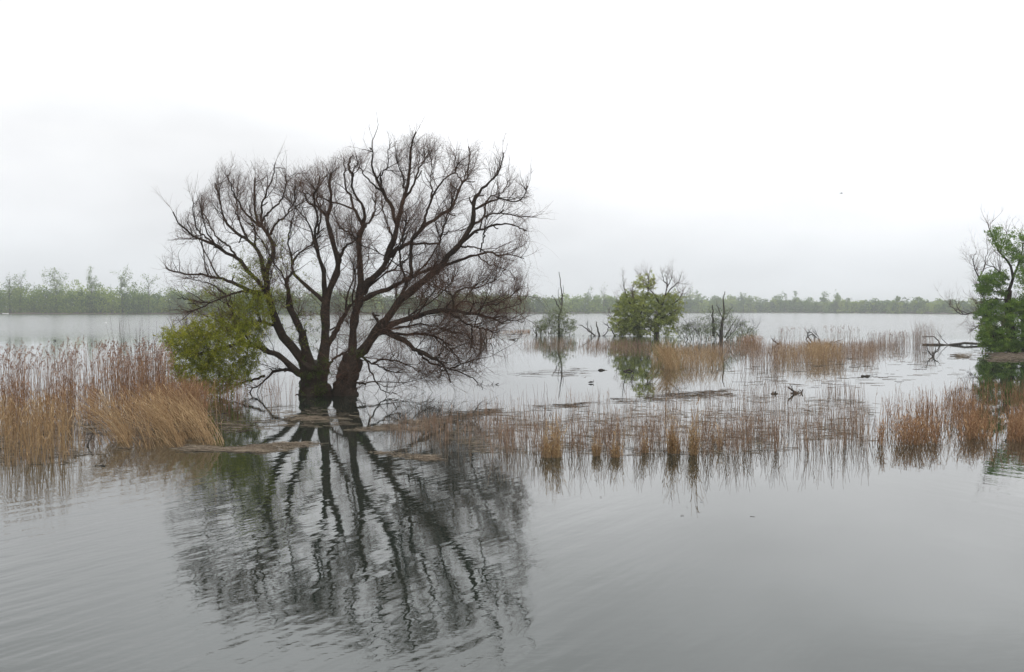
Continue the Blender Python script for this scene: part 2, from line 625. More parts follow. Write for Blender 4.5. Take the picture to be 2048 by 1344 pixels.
def traced_limbs(limbs, dist, spread, n=18, kink=1.15):
    """limbs: (width0 px, width1 px, [(px,py)...][, depth at the end in m]); each joins the nearest earlier limb"""
    k = dist / F
    Ps, Rs, px_all, dz_all = [], [], [], []
    for L in limbs:
        w0, w1, pts = L[:3]
        q = catmull(pts, n)
        q[1:-1] += rng.normal(0, kink, (n - 2, 2))
        if px_all:
            A = np.concatenate(px_all)
            Z = np.concatenate(dz_all)
            z0 = Z[np.argmin(((A - q[0]) ** 2).sum(1))]
        else:
            z0 = 0.0
        z1 = L[3] if len(L) > 3 else z0 + rng.choice([-1, 1]) * rng.uniform(.3, 1) * spread
        dz = z0 + (z1 - z0) * np.linspace(0, 1, n) ** 1.3
        dz[1:] += rng.normal(0, .04, n - 1).cumsum() * .5
        Ps.append(at_depth(q[:, 0], q[:, 1], dist + dz))
        Rs.append((np.linspace(1, 0, n) ** 1.35 * (w0 - w1) + w1) / 2 * k * (.61 if len(Ps) > 2 else 1.0))
        px_all.append(q)
        dz_all.append(dz)
    return np.stack(Ps), np.stack(Rs)

for px, top, kd, lb in (
    (112, 548, 'leafy', 'tallest pale green tree above the far wood near the left edge'),
    (20, 556, 'thin', 'thin tree above the far wood at the left edge'),
    (42, 560, 'thin', 'second thin tree above the far wood from the left edge'),
    (185, 556, 'leafy', 'broad leafy crown above the far wood right of the tallest tree'),
    (245, 556, 'leafy', 'rounded leafy tree above the far wood, far left of the big willow'),
    (298, 562, 'thin', 'small pale tree above the far wood left of the willow twigs'),
    (1176, 578, 'bare', 'bare grey snag above the far wood left of the two-trunked bush'),
    (1208, 580, 'bare', 'bare thin snag above the far wood just left of the two-trunked bush'),
    (1380, 586, 'bare', 'bare snag above the far wood just right of the two-trunked bush'),
    (1392, 590, 'thin', 'thin tree above the far wood right of the bare snag'),
    (1486, 590, 'thin', 'thin leafy tree above the far wood right of the grey bush'),
    (1570, 592, 'bare', 'forked bare tree above the far wood beyond the brush pile'),
    (1590, 590, 'thin', 'ragged dark-topped tree above the far wood beyond the brush pile'),
    (1648, 589, 'thin', 'narrow dark spire of a tree above the far wood on the right'),
    (1676, 592, 'thin', 'spreading thin tree above the far wood right of the narrow spire'),
    (1794, 601, 'leafy', 'low leafy group crown above the far wood near the right tree')):
    far_tree(px, top, kd, lb)

# ------------------------------------------------------------------ the big willow
WD = 38.0
willow_limbs = [
    # trunks
    (66, 52, [(632, 812), (630, 782), (628, 755), (630, 728)], 0.0),
    (48, 42, [(690, 808), (690, 780), (697, 745), (708, 712)], 0.1),
    (34, 26, [(648, 806), (662, 792), (676, 790), (690, 800)], 0.0),
    # left trunk group
    (44, 8, [(637, 760), (646, 735), (650, 699), (651, 654), (650, 620), (656, 587), (673, 549), (677, 517), (666, 486), (657, 459), (655, 436), (664, 401), (659, 374), (662, 345)], .6),
    (8, 3, [(635, 470), (641, 430), (634, 390), (640, 355)], .8),
    (10, 3, [(655, 436), (633, 412), (615, 403), (606, 378), (600, 362)]),
    (12, 4, [(677, 517), (691, 494), (708, 481), (716, 470)], -1.0),
    (18, 4, [(650, 600), (648, 565), (646, 533), (635, 506), (630, 463), (634, 436), (628, 405), (632, 378)], -1.8),
    (14, 4, [(650, 606), (619, 578), (597, 558), (588, 542), (584, 528), (595, 508), (619, 492), (640, 470)], 1.2),
    (8, 3, [(586, 530), (581, 508), (577, 474), (584, 440), (592, 410)], -.8),
    (32, 9, [(624, 732), (608, 690), (603, 665), (597, 649), (586, 625), (575, 609), (577, 582), (572, 560), (586, 542)], -1.5),
    (36, 6, [(614, 745), (601, 716), (579, 690), (561, 665), (550, 636), (541, 609), (534, 576), (532, 542), (541, 522), (548, 508), (543, 481), (532, 463), (519, 448), (510, 430), (510, 385), (510, 355)], .8),
    (9, 3, [(523, 450), (523, 419), (528, 396), (539, 369), (548, 340), (551, 325)]),
    (9, 3, [(523, 454), (501, 436), (483, 416), (470, 392), (461, 369), (456, 350)]),
    (9, 3, [(541, 470), (554, 445), (572, 430), (588, 401), (592, 370)]),
    (8, 3, [(525, 441), (537, 425), (557, 405), (570, 381), (572, 348)]),
    (16, 4, [(536, 580), (523, 517), (510, 494), (494, 479), (476, 468), (458, 452), (450, 439), (443, 416), (438, 392), (430, 366)], 1.6),
    (8, 3, [(494, 477), (483, 450), (474, 430), (472, 405), (478, 380)]),
    (8, 3, [(510, 494), (511, 463), (504, 440), (498, 410)]),
    (14, 4, [(532, 587), (500, 545), (474, 517), (452, 506), (432, 492), (407, 481), (389, 474), (380, 468), (367, 454), (354, 439), (346, 424)], -1.8),
    (8, 3, [(472, 512), (456, 492), (443, 483), (425, 463), (416, 441), (398, 423)]),
    (7, 3, [(443, 496), (416, 477), (396, 461), (387, 430), (385, 400)]),
    (14, 4, [(520, 592), (479, 571), (456, 562), (434, 556), (409, 549), (378, 549), (356, 545), (332, 536)], 1.2),
    (11, 3, [(541, 585), (500, 580), (470, 587), (456, 591), (425, 605), (396, 618), (374, 625)], -1.2),
    (6, 2, [(423, 605), (394, 603), (371, 598), (354, 596)]),
    (6, 2, [(452, 589), (425, 571), (396, 560), (370, 556)]),
    (24, 6, [(610, 752), (579, 732), (557, 710), (537, 703), (510, 692), (470, 690), (430, 700), (385, 712)], -1.2),
    (16, 4, [(612, 755), (586, 741), (557, 741), (537, 752), (521, 766), (500, 785)], 1.0),
    (12, 4, [(548, 650), (534, 645), (519, 643), (494, 649), (450, 662), (400, 672), (355, 676)], .8),
    (9, 3, [(530, 752), (490, 765), (455, 772), (430, 785)], .3),
    # between the trunks
    (20, 8, [(655, 690), (670, 665), (691, 627), (706, 605), (716, 596)], .4),
    (10, 5, [(657, 734), (670, 714), (693, 703), (702, 702)], .2),
    (6, 2, [(660, 660), (680, 650), (690, 640), (700, 655)], .8),
    # right trunk group
    (34, 18, [(702, 730), (706, 690), (708, 654), (713, 620), (719, 587), (721, 553), (718, 508), (717, 481), (725, 457)], .5),
    (12, 3, [(725, 459), (728, 430), (725, 410), (707, 383), (705, 352), (707, 340), (716, 329), (712, 312)], -.6),
    (12, 3, [(725, 452), (711, 419), (700, 392), (691, 365), (689, 338), (687, 316)], 1.4),
    (9, 3, [(727, 456), (745, 434), (752, 405), (753, 385)]),
    (8, 3, [(717, 481), (700, 466), (682, 457), (672, 440), (668, 415)]),
    (10, 3, [(705, 352), (698, 335), (700, 318), (705, 310)]),
    (30, 12, [(716, 612), (721, 591), (730, 571), (747, 553), (776, 522), (790, 502), (805, 494), (825, 480)], .8),
    (14, 4, [(825, 477), (847, 454), (863, 441), (894, 423), (908, 405), (919, 374), (926, 363), (934, 354), (940, 323), (937, 293)], 1.8),
    (6, 2, [(926, 363), (914, 347), (910, 318), (908, 298)]),
    (12, 4, [(828, 474), (845, 452), (850, 430), (856, 416), (863, 396), (876, 374), (885, 361), (908, 345), (916, 325)], -1.2),
    (6, 2, [(863, 396), (864, 378), (859, 361), (865, 338), (859, 305)]),
    (9, 4, [(824, 488), (847, 486), (879, 487), (882, 472), (888, 452), (901, 419), (905, 395)], -1.5),
    (5, 2, [(882, 472), (903, 463), (930, 458), (955, 445)]),
    (22, 5, [(772, 522), (780, 500), (787, 481), (794, 452), (798, 430), (807, 396), (814, 365), (818, 334), (821, 307), (825, 288), (832, 264)], -.6),
    (14, 4, [(794, 450), (780, 407), (767, 385), (754, 358), (745, 329), (747, 305), (740, 296)], -2.0),
    (8, 2, [(767, 385), (742, 365), (725, 343), (716, 325)]),
    (7, 2, [(763, 373), (763, 352), (776, 329), (776, 307), (783, 285)]),
    (10, 3, [(804, 405), (825, 374), (836, 340), (847, 323), (850, 296)]),
    (7, 2, [(809, 376), (805, 352), (798, 336), (793, 318)]),
    (8, 3, [(787, 481), (775, 450), (768, 425), (762, 400)]),
    # right leaning big limb
    (34, 18, [(712, 712), (735, 690), (758, 655), (775, 640), (796, 605), (815, 588), (836, 574), (860, 552), (881, 531), (900, 508), (917, 492)], -1.4),
    (18, 4, [(917, 492), (941, 455), (946, 419), (952, 392), (970, 372), (988, 356), (1004, 329), (1006, 305)], -2.2),
    (10, 3, [(938, 457), (959, 441), (977, 430), (1004, 427), (1037, 432), (1073, 434)]),
    (11, 3, [(920, 490), (948, 465), (975, 454), (1004, 448), (1033, 452), (1050, 462)], -3.0),
    (8, 3, [(948, 419), (977, 405), (997, 398), (1026, 403), (1046, 394), (1055, 372)]),
    (8, 3, [(968, 432), (970, 414), (981, 394), (1004, 385), (1018, 360)]),
    (12, 3, [(872, 537), (914, 523), (948, 510), (981, 506), (1004, 512), (1017, 508), (1048, 517)], -.6),
    (7, 2, [(921, 492), (943, 494), (970, 501), (992, 510), (1010, 520)]),
    (6, 2, [(961, 505), (968, 474), (970, 452), (975, 425)]),
    (5, 2, [(957, 512), (981, 530), (1015, 539), (1030, 560)]),
    (16, 10, [(792, 612), (801, 592), (812, 565), (821, 542), (823, 492), (828, 470)], -.2),
    (18, 9, [(722, 600), (758, 583), (792, 571), (823, 553), (858, 540), (878, 532)], -.9),
    (9, 3, [(728, 590), (747, 565), (780, 542), (805, 527), (820, 515), (845, 505)], 1.4),
    (8, 3, [(812, 560), (800, 520), (808, 470), (812, 440)], -2.0),
    # lower right limbs
    (24, 5, [(752, 660), (787, 649), (823, 638), (859, 625), (892, 620), (926, 625), (959, 629), (981, 636), (1006, 648)], -2.2),
    (10, 3, [(890, 622), (919, 638), (943, 652), (970, 658), (992, 665)]),
    (5, 2, [(943, 656), (944, 676), (941, 694)]),
    (5, 2, [(943, 676), (949, 693)]),
    (7, 2, [(907, 621), (903, 591), (894, 582), (876, 574), (862, 562)]),
    (7, 2, [(903, 596), (917, 580), (948, 576), (970, 569), (992, 560), (1010, 540)]),
    (6, 2, [(912, 620), (921, 603), (948, 605), (981, 603), (1010, 590)]),
    (6, 2, [(950, 628), (970, 610), (992, 607), (1024, 591), (1040, 575)]),
    (5, 2, [(988, 638), (1001, 620), (1037, 609), (1055, 591)]),
    (5, 2, [(985, 637), (1008, 633), (1021, 641), (1048, 643)]),
    (28, 5, [(742, 676), (760, 662), (780, 667), (805, 678), (823, 694), (845, 705), (870, 716), (881, 725), (894, 741), (901, 765)], -1.0),
    (10, 5, [(745, 626), (758, 645), (778, 664)], -1.2),
    (9, 3, [(835, 700), (850, 719), (872, 730), (903, 739), (937, 752), (955, 765)], 0.0),
    (5, 2, [(881, 727), (882, 745), (879, 756)]),
    (6, 2, [(900, 738), (918, 730), (937, 723), (957, 728)]),
    (10, 3, [(782, 668), (818, 668), (850, 668), (881, 678), (894, 690), (910, 710), (925, 730)], .9),
    (9, 3, [(770, 656), (800, 655), (840, 648), (880, 655), (915, 668)], 1.6),
    (8, 3, [(712, 706), (734, 721), (758, 732), (776, 741), (798, 745)], 1.0),
    (7, 2, [(732, 720), (740, 739), (751, 761), (763, 779), (780, 786), (793, 788)], -.8),
    (7, 2, [(745, 727), (765, 719), (787, 721), (814, 730), (836, 743), (858, 755)], 1.4),
    (8, 6, [(704, 768), (714, 766), (731, 768)], -.3),
    (7, 2, [(716, 700), (700, 720), (690, 742), (684, 760)], -.7),
]
OUTLINE = [(325, 540), (342, 420), (380, 400), (415, 365), (455, 330), (490, 312), (535, 312), (600, 330), (625, 338),
           (650, 330), (685, 308), (735, 288), (785, 280), (832, 258), (862, 278), (940, 284), (1014, 300), (1032, 350),
           (1072, 362), (1085, 420), (1066, 460), (1062, 545), (1052, 575), (1064, 600), (1054, 652), (1005, 690),
           (972, 725), (972, 775), (900, 785), (800, 797), (720, 790), (640, 800), (540, 800), (450, 790), (330, 740), (318, 650), (360, 630)]

def keep_inside(br, poly, p_out=.06):
    q = project(br[0][:, -1])
    q = q + np.array([[mnoise.noise(Vector((a * .02, b * .02, 4.0))) * 42, mnoise.noise(Vector((a * .02, b * .02, 9.0))) * 42 + 8] for a, b in q])
    k = in_poly(q[:, 0], q[:, 1], poly) | (rng.random(len(q)) < p_out)
    return br[0][k], br[1][k]
LP, LR = traced_limbs(willow_limbs, WD, 2.0)
wbase = np.array([*on_water(660.0, 790.0)[:2], 0.0])
willow = thing('willow_tree', wbase, 'large bare spreading willow standing in the flooded water with yellow-green leaves low on its left', 'tree')
g = Geo()
# buttressed foot of the two trunks
for q_ in (0, 1):
    LR[q_, :9] *= np.linspace(1.35, 1.0, 9)
g.tubes(LP[:2], LR[:2] * (1 + rng.normal(0, .03, LR[:2].shape)), 14)
g.build('trunk', BARK, willow, wbase, smooth=True)
g = Geo()
g.tubes(LP[2:], LR[2:] * (1 + rng.normal(0, .09, LR[2:].shape)), 8)
ST = spawn(LP[2:], LR[2:], 110, (35, 75), (.12, .5), .2, .15, .3, t=(.1, .95), rmax=.035, rend=.75, n=5)
g.tubes(*ST, 6)
# untraced boughs that fill the crown towards and away from the viewer
S0 = spawn(LP[2:], LR[2:], 46, (15, 45), (1.8, 3.8), .35, .14, .7, t=(.15, .6), rmax=.05, rend=.2, n=18)
S0 = keep_inside(S0, OUTLINE, 0)
g.tubes(*S0, 6)
LP = np.concatenate([LP, S0[0]])
LR = np.concatenate([LR, S0[1]])
S1 = spawn(LP[2:], LR[2:], 860, (22, 60), (.8, 2.2), .20, .17, .5, t=(.25, 1), rmax=.018, n=10, lenbyt=.35)
S1 = keep_inside(S1, OUTLINE)
g.tubes(*S1, 5)
g.build('limbs', BARK, willow, wbase, smooth=True)

allP = np.concatenate([S1[0]])
S2 = spawn(S1[0], S1[1], 4200, (20, 60), (.35, 1.1), .12, .2, .45, t=(.15, 1), rmax=.0085, n=7)
tips = spawn(LP[2:], LR[2:], 1500, (15, 50), (.4, 1.2), .15, .18, .5, t=(.7, 1), rmax=.010, n=7)
S2 = (np.concatenate([S2[0], tips[0]]), np.concatenate([S2[1], tips[1]]))
S2 = keep_inside(S2, OUTLINE)
S3 = spawn(S2[0], S2[1], 38000, (20, 60), (.2, .7), .08, .2, .30, t=(.1, 1), rmax=.0038, rend=.45, n=5)
# leading shoots that break the outline of the crown
S7 = spawn(LP[2:80], LR[2:80], 130, (5, 30), (.5, 1.3), .3, .12, .5, t=(.85, 1), rmax=.010, n=7)
S7b = spawn(*S7, 700, (15, 45), (.15, .5), .1, .15, .3, t=(.2, 1), rmax=.004, rend=.5, n=5)
S3 = keep_inside(S3, OUTLINE, .12)
S3 = (np.concatenate([S3[0], S7b[0]]), np.concatenate([S3[1], S7b[1]]))
# extra fine reddish growth in the lower right and around the middle of the crown
q = project(LP[:, 9])
k = ((q[:, 0] > 735) & (q[:, 1] > 540)) | ((q[:, 0] > 520) & (q[:, 1] > 570))
S6 = spawn(LP[k], LR[k], 420, (20, 80), (.6, 2.0), .0, .18, .0, t=(.05, .9), rmax=.012, n=8)
S6b = spawn(*S6, 4000, (20, 70), (.3, 1.0), .0, .2, .0, t=(.1, 1), rmax=.006, n=6)
S2 = (np.concatenate([S2[0], np.concatenate([S6b[0], S6b[0][:, -1:] * 2 - S6b[0][:, -2:-1]], 1)]), np.concatenate([S2[1], S6b[1][:, np.r_[0:6, 5]]]))
RED = [(560, 600), (700, 545), (860, 560), (960, 590), (960, 690), (940, 760), (800, 760), (720, 740), (560, 740)]
q = project(S2[0][:, 3])
k = in_poly(q[:, 0], q[:, 1], RED)
S4 = spawn(S2[0][k], S2[1][k], 9000, (20, 70), (.3, .9), .0, .16, -.15, t=(.1, 1), rmax=.005, rend=.5, n=5)
S4 = keep_inside(S4, OUTLINE, .12)
# hanging threads on the right edge
q = project(S2[0][:, 3])
k = q[:, 0] > 985
S5 = spawn(S2[0][k], S2[1][k], 700, (30, 80), (.5, 1.5), -.5, .08, -1.4, t=(.2, 1), rmax=.004, rend=.5, n=6)
g = Geo()
g.tubes(*S7, 3, tint=rng.uniform(.1, .6, len(S7[0])))
g.tubes(*S6, 4, tint=rng.uniform(.1, .6, len(S6[0])))
g.tubes(*S2, 3, tint=rng.uniform(.1, .6, len(S2[0])))
g.tubes(*S3, 3, tint=rng.uniform(.1, .8, len(S3[0])), cap=False)
g.tubes(*S4, 3, tint=rng.uniform(.4, 1, len(S4[0])), cap=False)
g.tubes(*S5, 3, tint=rng.uniform(.2, .8, len(S5[0])), cap=False)
gtw = g

def leaf_mass(g, polys, dist, sticks=None, size=(.05, .10), wfac=.26, droop=.6, stretch=1.0):
    """polys: (polygon px, clusters, leaves per cluster, depth centre, depth spread, cluster radius m, tint)"""
    for poly, nc, nl, dz, ds, cr, tint in polys:
        x, y = sample_poly(poly, nc, .35, .045, dz)
        x = x + rng.normal(0, 5, nc)
        y = y + rng.normal(0, 4, nc)
        C = at_depth(x, y, dist + dz + rng.normal(0, ds, nc))
        D = unit(rng.normal(size=(nc, 3)) * [1, 1, .4] + [0, 0, -droop])
        L = rng.uniform(.8, 2.6, nc) * cr * stretch
        tt = rng.uniform(-.5, .5, (nc, nl))
        P = C[:, None] + D[:, None] * (tt * L[:, None])[..., None] + rng.normal(0, cr * .26 / stretch ** .5, (nc, nl, 3))
        DD = unit(D[:, None] + rng.normal(0, .55, (nc, nl, 3)))
        s = rng.uniform(size[0], size[1], nc * nl)
        t = np.clip(np.repeat(rng.normal(tint, .18, nc), nl) + rng.normal(0, .1, nc * nl), 0, 1)
        P = P.reshape(-1, 3)
        ok = P[:, 2] > .02
        g.leaves(P[ok], s[ok], s[ok] * wfac, DD.reshape(-1, 3)[ok], t[ok])
        if sticks is not None:
            k = rng.random(nc) < .6
            a = np.linspace(-.55, .55, 5)
            S = C[k][:, None] + D[k][:, None] * (a[None] * L[k][:, None])[..., None] + rng.normal(0, .02, (k.sum(), 5, 3))
            S[..., 2] = np.maximum(S[..., 2], .02)
            sticks.tubes(S, np.full((k.sum(), 5), .006) * np.linspace(1, .4, 5), 3, tint=rng.uniform(0, .5, k.sum()))

g = Geo()
gs = gtw
leaf_mass(g, [
    ([(335, 665), (400, 640), (470, 625), (520, 640), (525, 700), (510, 750), (450, 792), (395, 790), (350, 760), (332, 700)], 640, 70, -.6, .9, .22, .50),
    ([(328, 670), (420, 630), (490, 640), (500, 720), (440, 790), (360, 770)], 280, 60, -1.4, .6, .22, .72),
    ([(430, 640), (460, 610), (500, 590), (545, 585), (555, 620), (530, 660), (470, 670)], 190, 50, -.3, .8, .20, .50),
    ([(470, 520), (500, 505), (530, 520), (540, 580), (520, 600), (480, 600)], 80, 42, .2, .7, .20, .45),
    ([(540, 575), (590, 580), (600, 640), (560, 650)], 28, 32, -.4, .6, .2, .3),
    ([(310, 655), (345, 655), (345, 700), (320, 700)], 6, 26, -.6, .6, .2, .75),
    ([(500, 470), (570, 480), (600, 560), (560, 600), (500, 560)], 46, 30, .2, .9, .2, .4),
    ([(560, 600), (640, 600), (650, 680), (580, 690)], 26, 28, -.2, .9, .2, .25),
    ([(370, 600), (440, 550), (500, 540), (540, 620), (420, 650)], 90, 30, 0, .9, .2, .45),
    ([(480, 430), (560, 440), (640, 520), (600, 600), (480, 560)], 50, 18, 0, 1.0, .2, .4),
], WD, sticks=gs, droop=.9, stretch=1.8)
g.build('foliage', LEAF, willow, wbase)
gtw.build('twigs', TWIG, willow, wbase)
g = Geo()
leaf_mass(g, [
    ([(600, 720), (660, 715), (668, 770), (650, 792), (610, 794), (598, 760)], 60, 42, -.75, .12, .16, .5),
    ([(615, 640), (655, 640), (660, 720), (615, 720)], 22, 26, -.5, .15, .13, .3),
    ([(700, 690), (735, 690), (730, 720), (704, 722)], 14, 26, -.5, .1, .13, .6),
    ([(590, 620), (610, 620), (640, 700), (600, 700)], 14, 24, -.4, .3, .15, .25),
], WD, size=(.04, .09))
g.build('sprouts', IVY, willow, wbase)

# ------------------------------------------------------------------ bushes in the middle distance
def bush(name, label, cat, px, py, limbs, lvl, masses, leafmat, group=None, barkmat=None, lsize=(.10, .24), spread=1.2, twmax=.014, kink=.7, first=0, lmul=2.8):
    base = on_water(float(px), float(py))
    d = base[1]
    root = thing(name, base, label, cat, group)
    P, Rr = traced_limbs(limbs, d, spread, 12, kink)
    g = Geo()
    g.tubes(P, Rr, 6)
    g.build('trunk' if masses else 'branches', barkmat or DEADWOOD, root, base)
    s1 = spawn(P[first:], Rr[first:], lvl[0], (20, 60), (.6, 1.8), .25, .14, .5, t=(.2, 1), rmax=.028, n=6)
    s2 = spawn(*s1, lvl[1], (20, 55), (.4, 1.1), .15, .14, .4, t=(.1, 1), rmax=twmax, n=5)
    s3 = spawn(*s2, lvl[2], (20, 55), (.25, .8), .1, .14, .3, t=(.1, 1), rmax=twmax * .6, rend=.5, n=4)
    g = Geo()
    for s in (s1, s2, s3):
        s[0][..., 2] = np.maximum(s[0][..., 2], 0.0)
        g.tubes(*s, 3, tint=rng.uniform(.1, .8, len(s[0])))
    g.build('twigs', TWIG if barkmat is BARK else DEADWOOD, root, base)
    if masses:
        g = Geo()
        leaf_mass(g, [(a, int(b * lmul), c, e, f, h, i) for a, b, c, e, f, h, i in masses], d, size=lsize, wfac=.45, droop=.1)
        g.build('foliage', leafmat, root, base)
    return root

def stems(x0, x1, yb, n, h, lean, w=2.0):
    """bundle of upright stems fanning out of a shrub's foot"""
    r = []
    for i in range(n):
        u = i / max(1, n - 1) * 2 - 1
        x = (x0 + x1) / 2 + u * (x1 - x0) / 2 + random.uniform(-3, 3)
        H = h * random.uniform(.65, 1.0) * (1 - .25 * u * u)
        r.append((w, w * .35, [(x, yb), (x + u * lean * .35, yb - H * .5), (x + u * lean, yb - H)]))
    return r

bush('shrub', 'small green shrub in the water with one tall bare stem above it', 'bush', 1108, 671,
     [(5, 1.2, [(1119, 672), (1118, 639), (1122, 620), (1123, 586), (1120, 560), (1118, 544)]),
      (3, 1, [(1122, 620), (1112, 604), (1105, 590)]), (3, 1, [(1121, 600), (1127, 585), (1126, 570)]),
      (3, 1, [(1121, 610), (1116, 590), (1118, 575)]),
      (4, 1.5, [(1074, 672), (1069, 664), (1064, 656)]), (4, 1.2, [(1081, 672), (1083, 655), (1080, 640)]),
      (4, 1.5, [(1074, 672), (1072, 660), (1071, 650)])] + stems(1085, 1138, 672, 9, 40, 10),
     (40, 160, 500),
     [([(1072, 650), (1090, 632), (1118, 625), (1140, 635), (1150, 650), (1142, 668), (1080, 670)], 120, 26, 0, .9, .32, .45),
      ([(1105, 625), (1112, 612), (1126, 614), (1132, 632), (1115, 645)], 20, 20, -.4, .6, .28, .7)], GREYLEAF, lsize=(.08, .18), first=7)

bush('willow_bush', 'big rounded green willow bush on two dark trunks in the water', 'bush', 1292, 672,
     [(9, 6, [(1281, 674), (1278, 655), (1274, 640)]), (11, 7, [(1312, 674), (1313, 652), (1313, 633)]),
      (7, 2, [(1313, 636), (1323, 612), (1331, 589), (1334, 567), (1331, 550)]),
      (6, 1.5, [(1324, 612), (1312, 595), (1305, 583), (1286, 567), (1279, 555)]),
      (5, 1.2, [(1331, 590), (1347, 573), (1358, 562), (1360, 550)]),
      (6, 1.5, [(1318, 626), (1347, 607), (1363, 591), (1366, 580)]),
      (6, 1.5, [(1315, 640), (1335, 630), (1352, 622)]),
      (4, 1, [(1334, 570), (1326, 556), (1322, 545)]), (4, 1, [(1334, 575), (1342, 560), (1344, 546)]),
      (5, 1.2, [(1276, 645), (1271, 626), (1265, 586), (1268, 562)]), (6, 1.5, [(1271, 630), (1257, 599), (1247, 575), (1246, 556)]),
      (5, 1.2, [(1270, 640), (1250, 625), (1233, 600)]), (6, 1.5, [(1276, 650), (1240, 645), (1216, 628)]),
      (4, 1.5, [(1292, 670), (1300, 664), (1303, 650)]), (5, 1.2, [(1278, 640), (1290, 600), (1298, 570), (1297, 552)]),
      (4, 1.2, [(1284, 672), (1255, 662), (1238, 650)]), (3, 1, [(1250, 670), (1240, 655), (1225, 645)])],
     (130, 700, 2600),
     [([(1225, 650), (1232, 610), (1250, 585), (1280, 580), (1310, 590), (1334, 605), (1326, 655), (1270, 666), (1226, 668)], 240, 34, 0, 1.3, .34, .38),
      ([(1224, 640), (1352, 640), (1356, 668), (1300, 671), (1226, 671)], 80, 26, -.3, .9, .3, .45),
      ([(1235, 640), (1250, 600), (1290, 590), (1300, 620), (1280, 655)], 60, 30, -1.4, .7, .32, .55),
      ([(1272, 560), (1285, 548), (1305, 550), (1312, 570), (1290, 580), (1272, 575)], 30, 26, 0, .8, .30, .75),
      ([(1318, 600), (1345, 582), (1366, 596), (1358, 640), (1320, 660)], 100, 28, 0, .9, .32, .5),
      ([(1225, 655), (1262, 640), (1262, 668), (1235, 668)], 25, 26, -.5, .7, .3, .7)], MIDLEAF, barkmat=BARK)

bush('grey_bush', 'low wide grey bush with black dead stems rising from its middle', 'bush', 1432, 679,
     [(6, 2, [(1427, 672), (1426, 639), (1425, 610)]), (7, 1.5, [(1442, 680), (1445, 639), (1449, 620), (1446, 599), (1450, 583)]),
      (4, 1, [(1445, 636), (1436, 615), (1433, 602)]), (5, 1.5, [(1450, 676), (1466, 647), (1475, 632)]),
      (4, 1.2, [(1452, 678), (1470, 660), (1476, 645)]), (4, 1.2, [(1447, 640), (1458, 625), (1464, 612)]),
      (5, 2, [(1440, 676), (1430, 660), (1424, 648)])] + stems(1362, 1500, 679, 26, 42, 16),
     (90, 500, 2400),
     [([(1345, 672), (1360, 650), (1390, 645), (1415, 625), (1450, 618), (1475, 640), (1500, 655), (1512, 672), (1480, 680), (1380, 680)], 230, 20, 0, 1.3, .36, .3)],
     GREYLEAF, lsize=(.07, .16), spread=1.6, first=7, lmul=2.2)

# the tree at the right edge, partly out of the frame
bush('shore_tree', 'green leafing tree on the bank at the right edge with a bare forked branch', 'tree', 2025, 704,
     [(24, 14, [(2026, 712), (2024, 690), (2022, 661), (2017, 623), (2017, 581)]),
      (18, 8, [(2050, 712), (2052, 680), (2050, 640), (2056, 600), (2066, 560), (2074, 520), (2078, 490)]),
      (12, 3, [(2017, 583), (2027, 554), (2019, 527), (2001, 506), (1985, 474), (1977, 452)]),
      (8, 2, [(2026, 556), (2040, 520), (2046, 490), (2040, 465)]),
      (5, 1.5, [(2001, 506), (2010, 480), (2014, 462)]),
      (8, 2.5, [(1990, 670), (1977, 634), (1966, 594), (1958, 554)]),
      (4.5, 1.5, [(1958, 556), (1949, 535), (1946, 518), (1953, 503)]), (4.5, 1.5, [(1958, 555), (1967, 538), (1970, 518), (1977, 498)]),
      (2.5, 1, [(1948, 524), (1943, 515), (1941, 509)]),
      (7, 1.5, [(1990, 640), (1968, 630), (1947, 625), (1926, 629), (1907, 618), (1898, 606)]),
      (3, 1, [(1926, 629), (1914, 612), (1910, 600)]),
      (5, 1.2, [(1990, 650), (1958, 653), (1945, 660), (1936, 667)]),
      (7, 2, [(2016, 592), (2000, 585), (1982, 581), (1952, 573)]), (5, 1.5, [(2017, 600), (1995, 598), (1975, 600), (1950, 608)]),
      (7, 2, [(2018, 560), (2000, 545), (1985, 532), (1968, 530)]),
      (8, 2, [(2054, 610), (2075, 590), (2100, 560)]), (8, 2, [(2052, 640), (2085, 630), (2115, 610)]),
      (5, 2, [(2012, 712), (1995, 690), (1985, 668)]), (5, 2, [(2010, 712), (2000, 690), (1997, 660)])],
     (170, 700, 2200),
     [([(1975, 455), (2000, 458), (2020, 490), (2030, 520), (2010, 520), (1990, 490)], 52, 26, 0, .6, .24, .5),
      ([(2015, 465), (2045, 465), (2085, 480), (2100, 540), (2040, 545), (2022, 500)], 90, 30, 0, .9, .26, .45),
      ([(2030, 510), (2100, 520), (2120, 620), (2040, 620)], 120, 34, 0, 1.0, .3, .45),
      ([(1965, 545), (2010, 545), (2015, 590), (1975, 592), (1955, 575)], 100, 28, 0, .8, .24, .35),
      ([(1960, 600), (2010, 600), (2010, 640), (1950, 640)], 95, 26, 0, .8, .26, .35),
      ([(1968, 640), (2015, 635), (2020, 700), (1975, 704), (1960, 680)], 230, 40, -.5, .7, .26, .55),
      ([(2015, 600), (2120, 600), (2130, 705), (2020, 708)], 380, 40, 0, 1.0, .3, .5)],
     RIGHTLEAF, barkmat=BARK, lsize=(.07, .17), spread=1.2, twmax=.012, lmul=2.6)

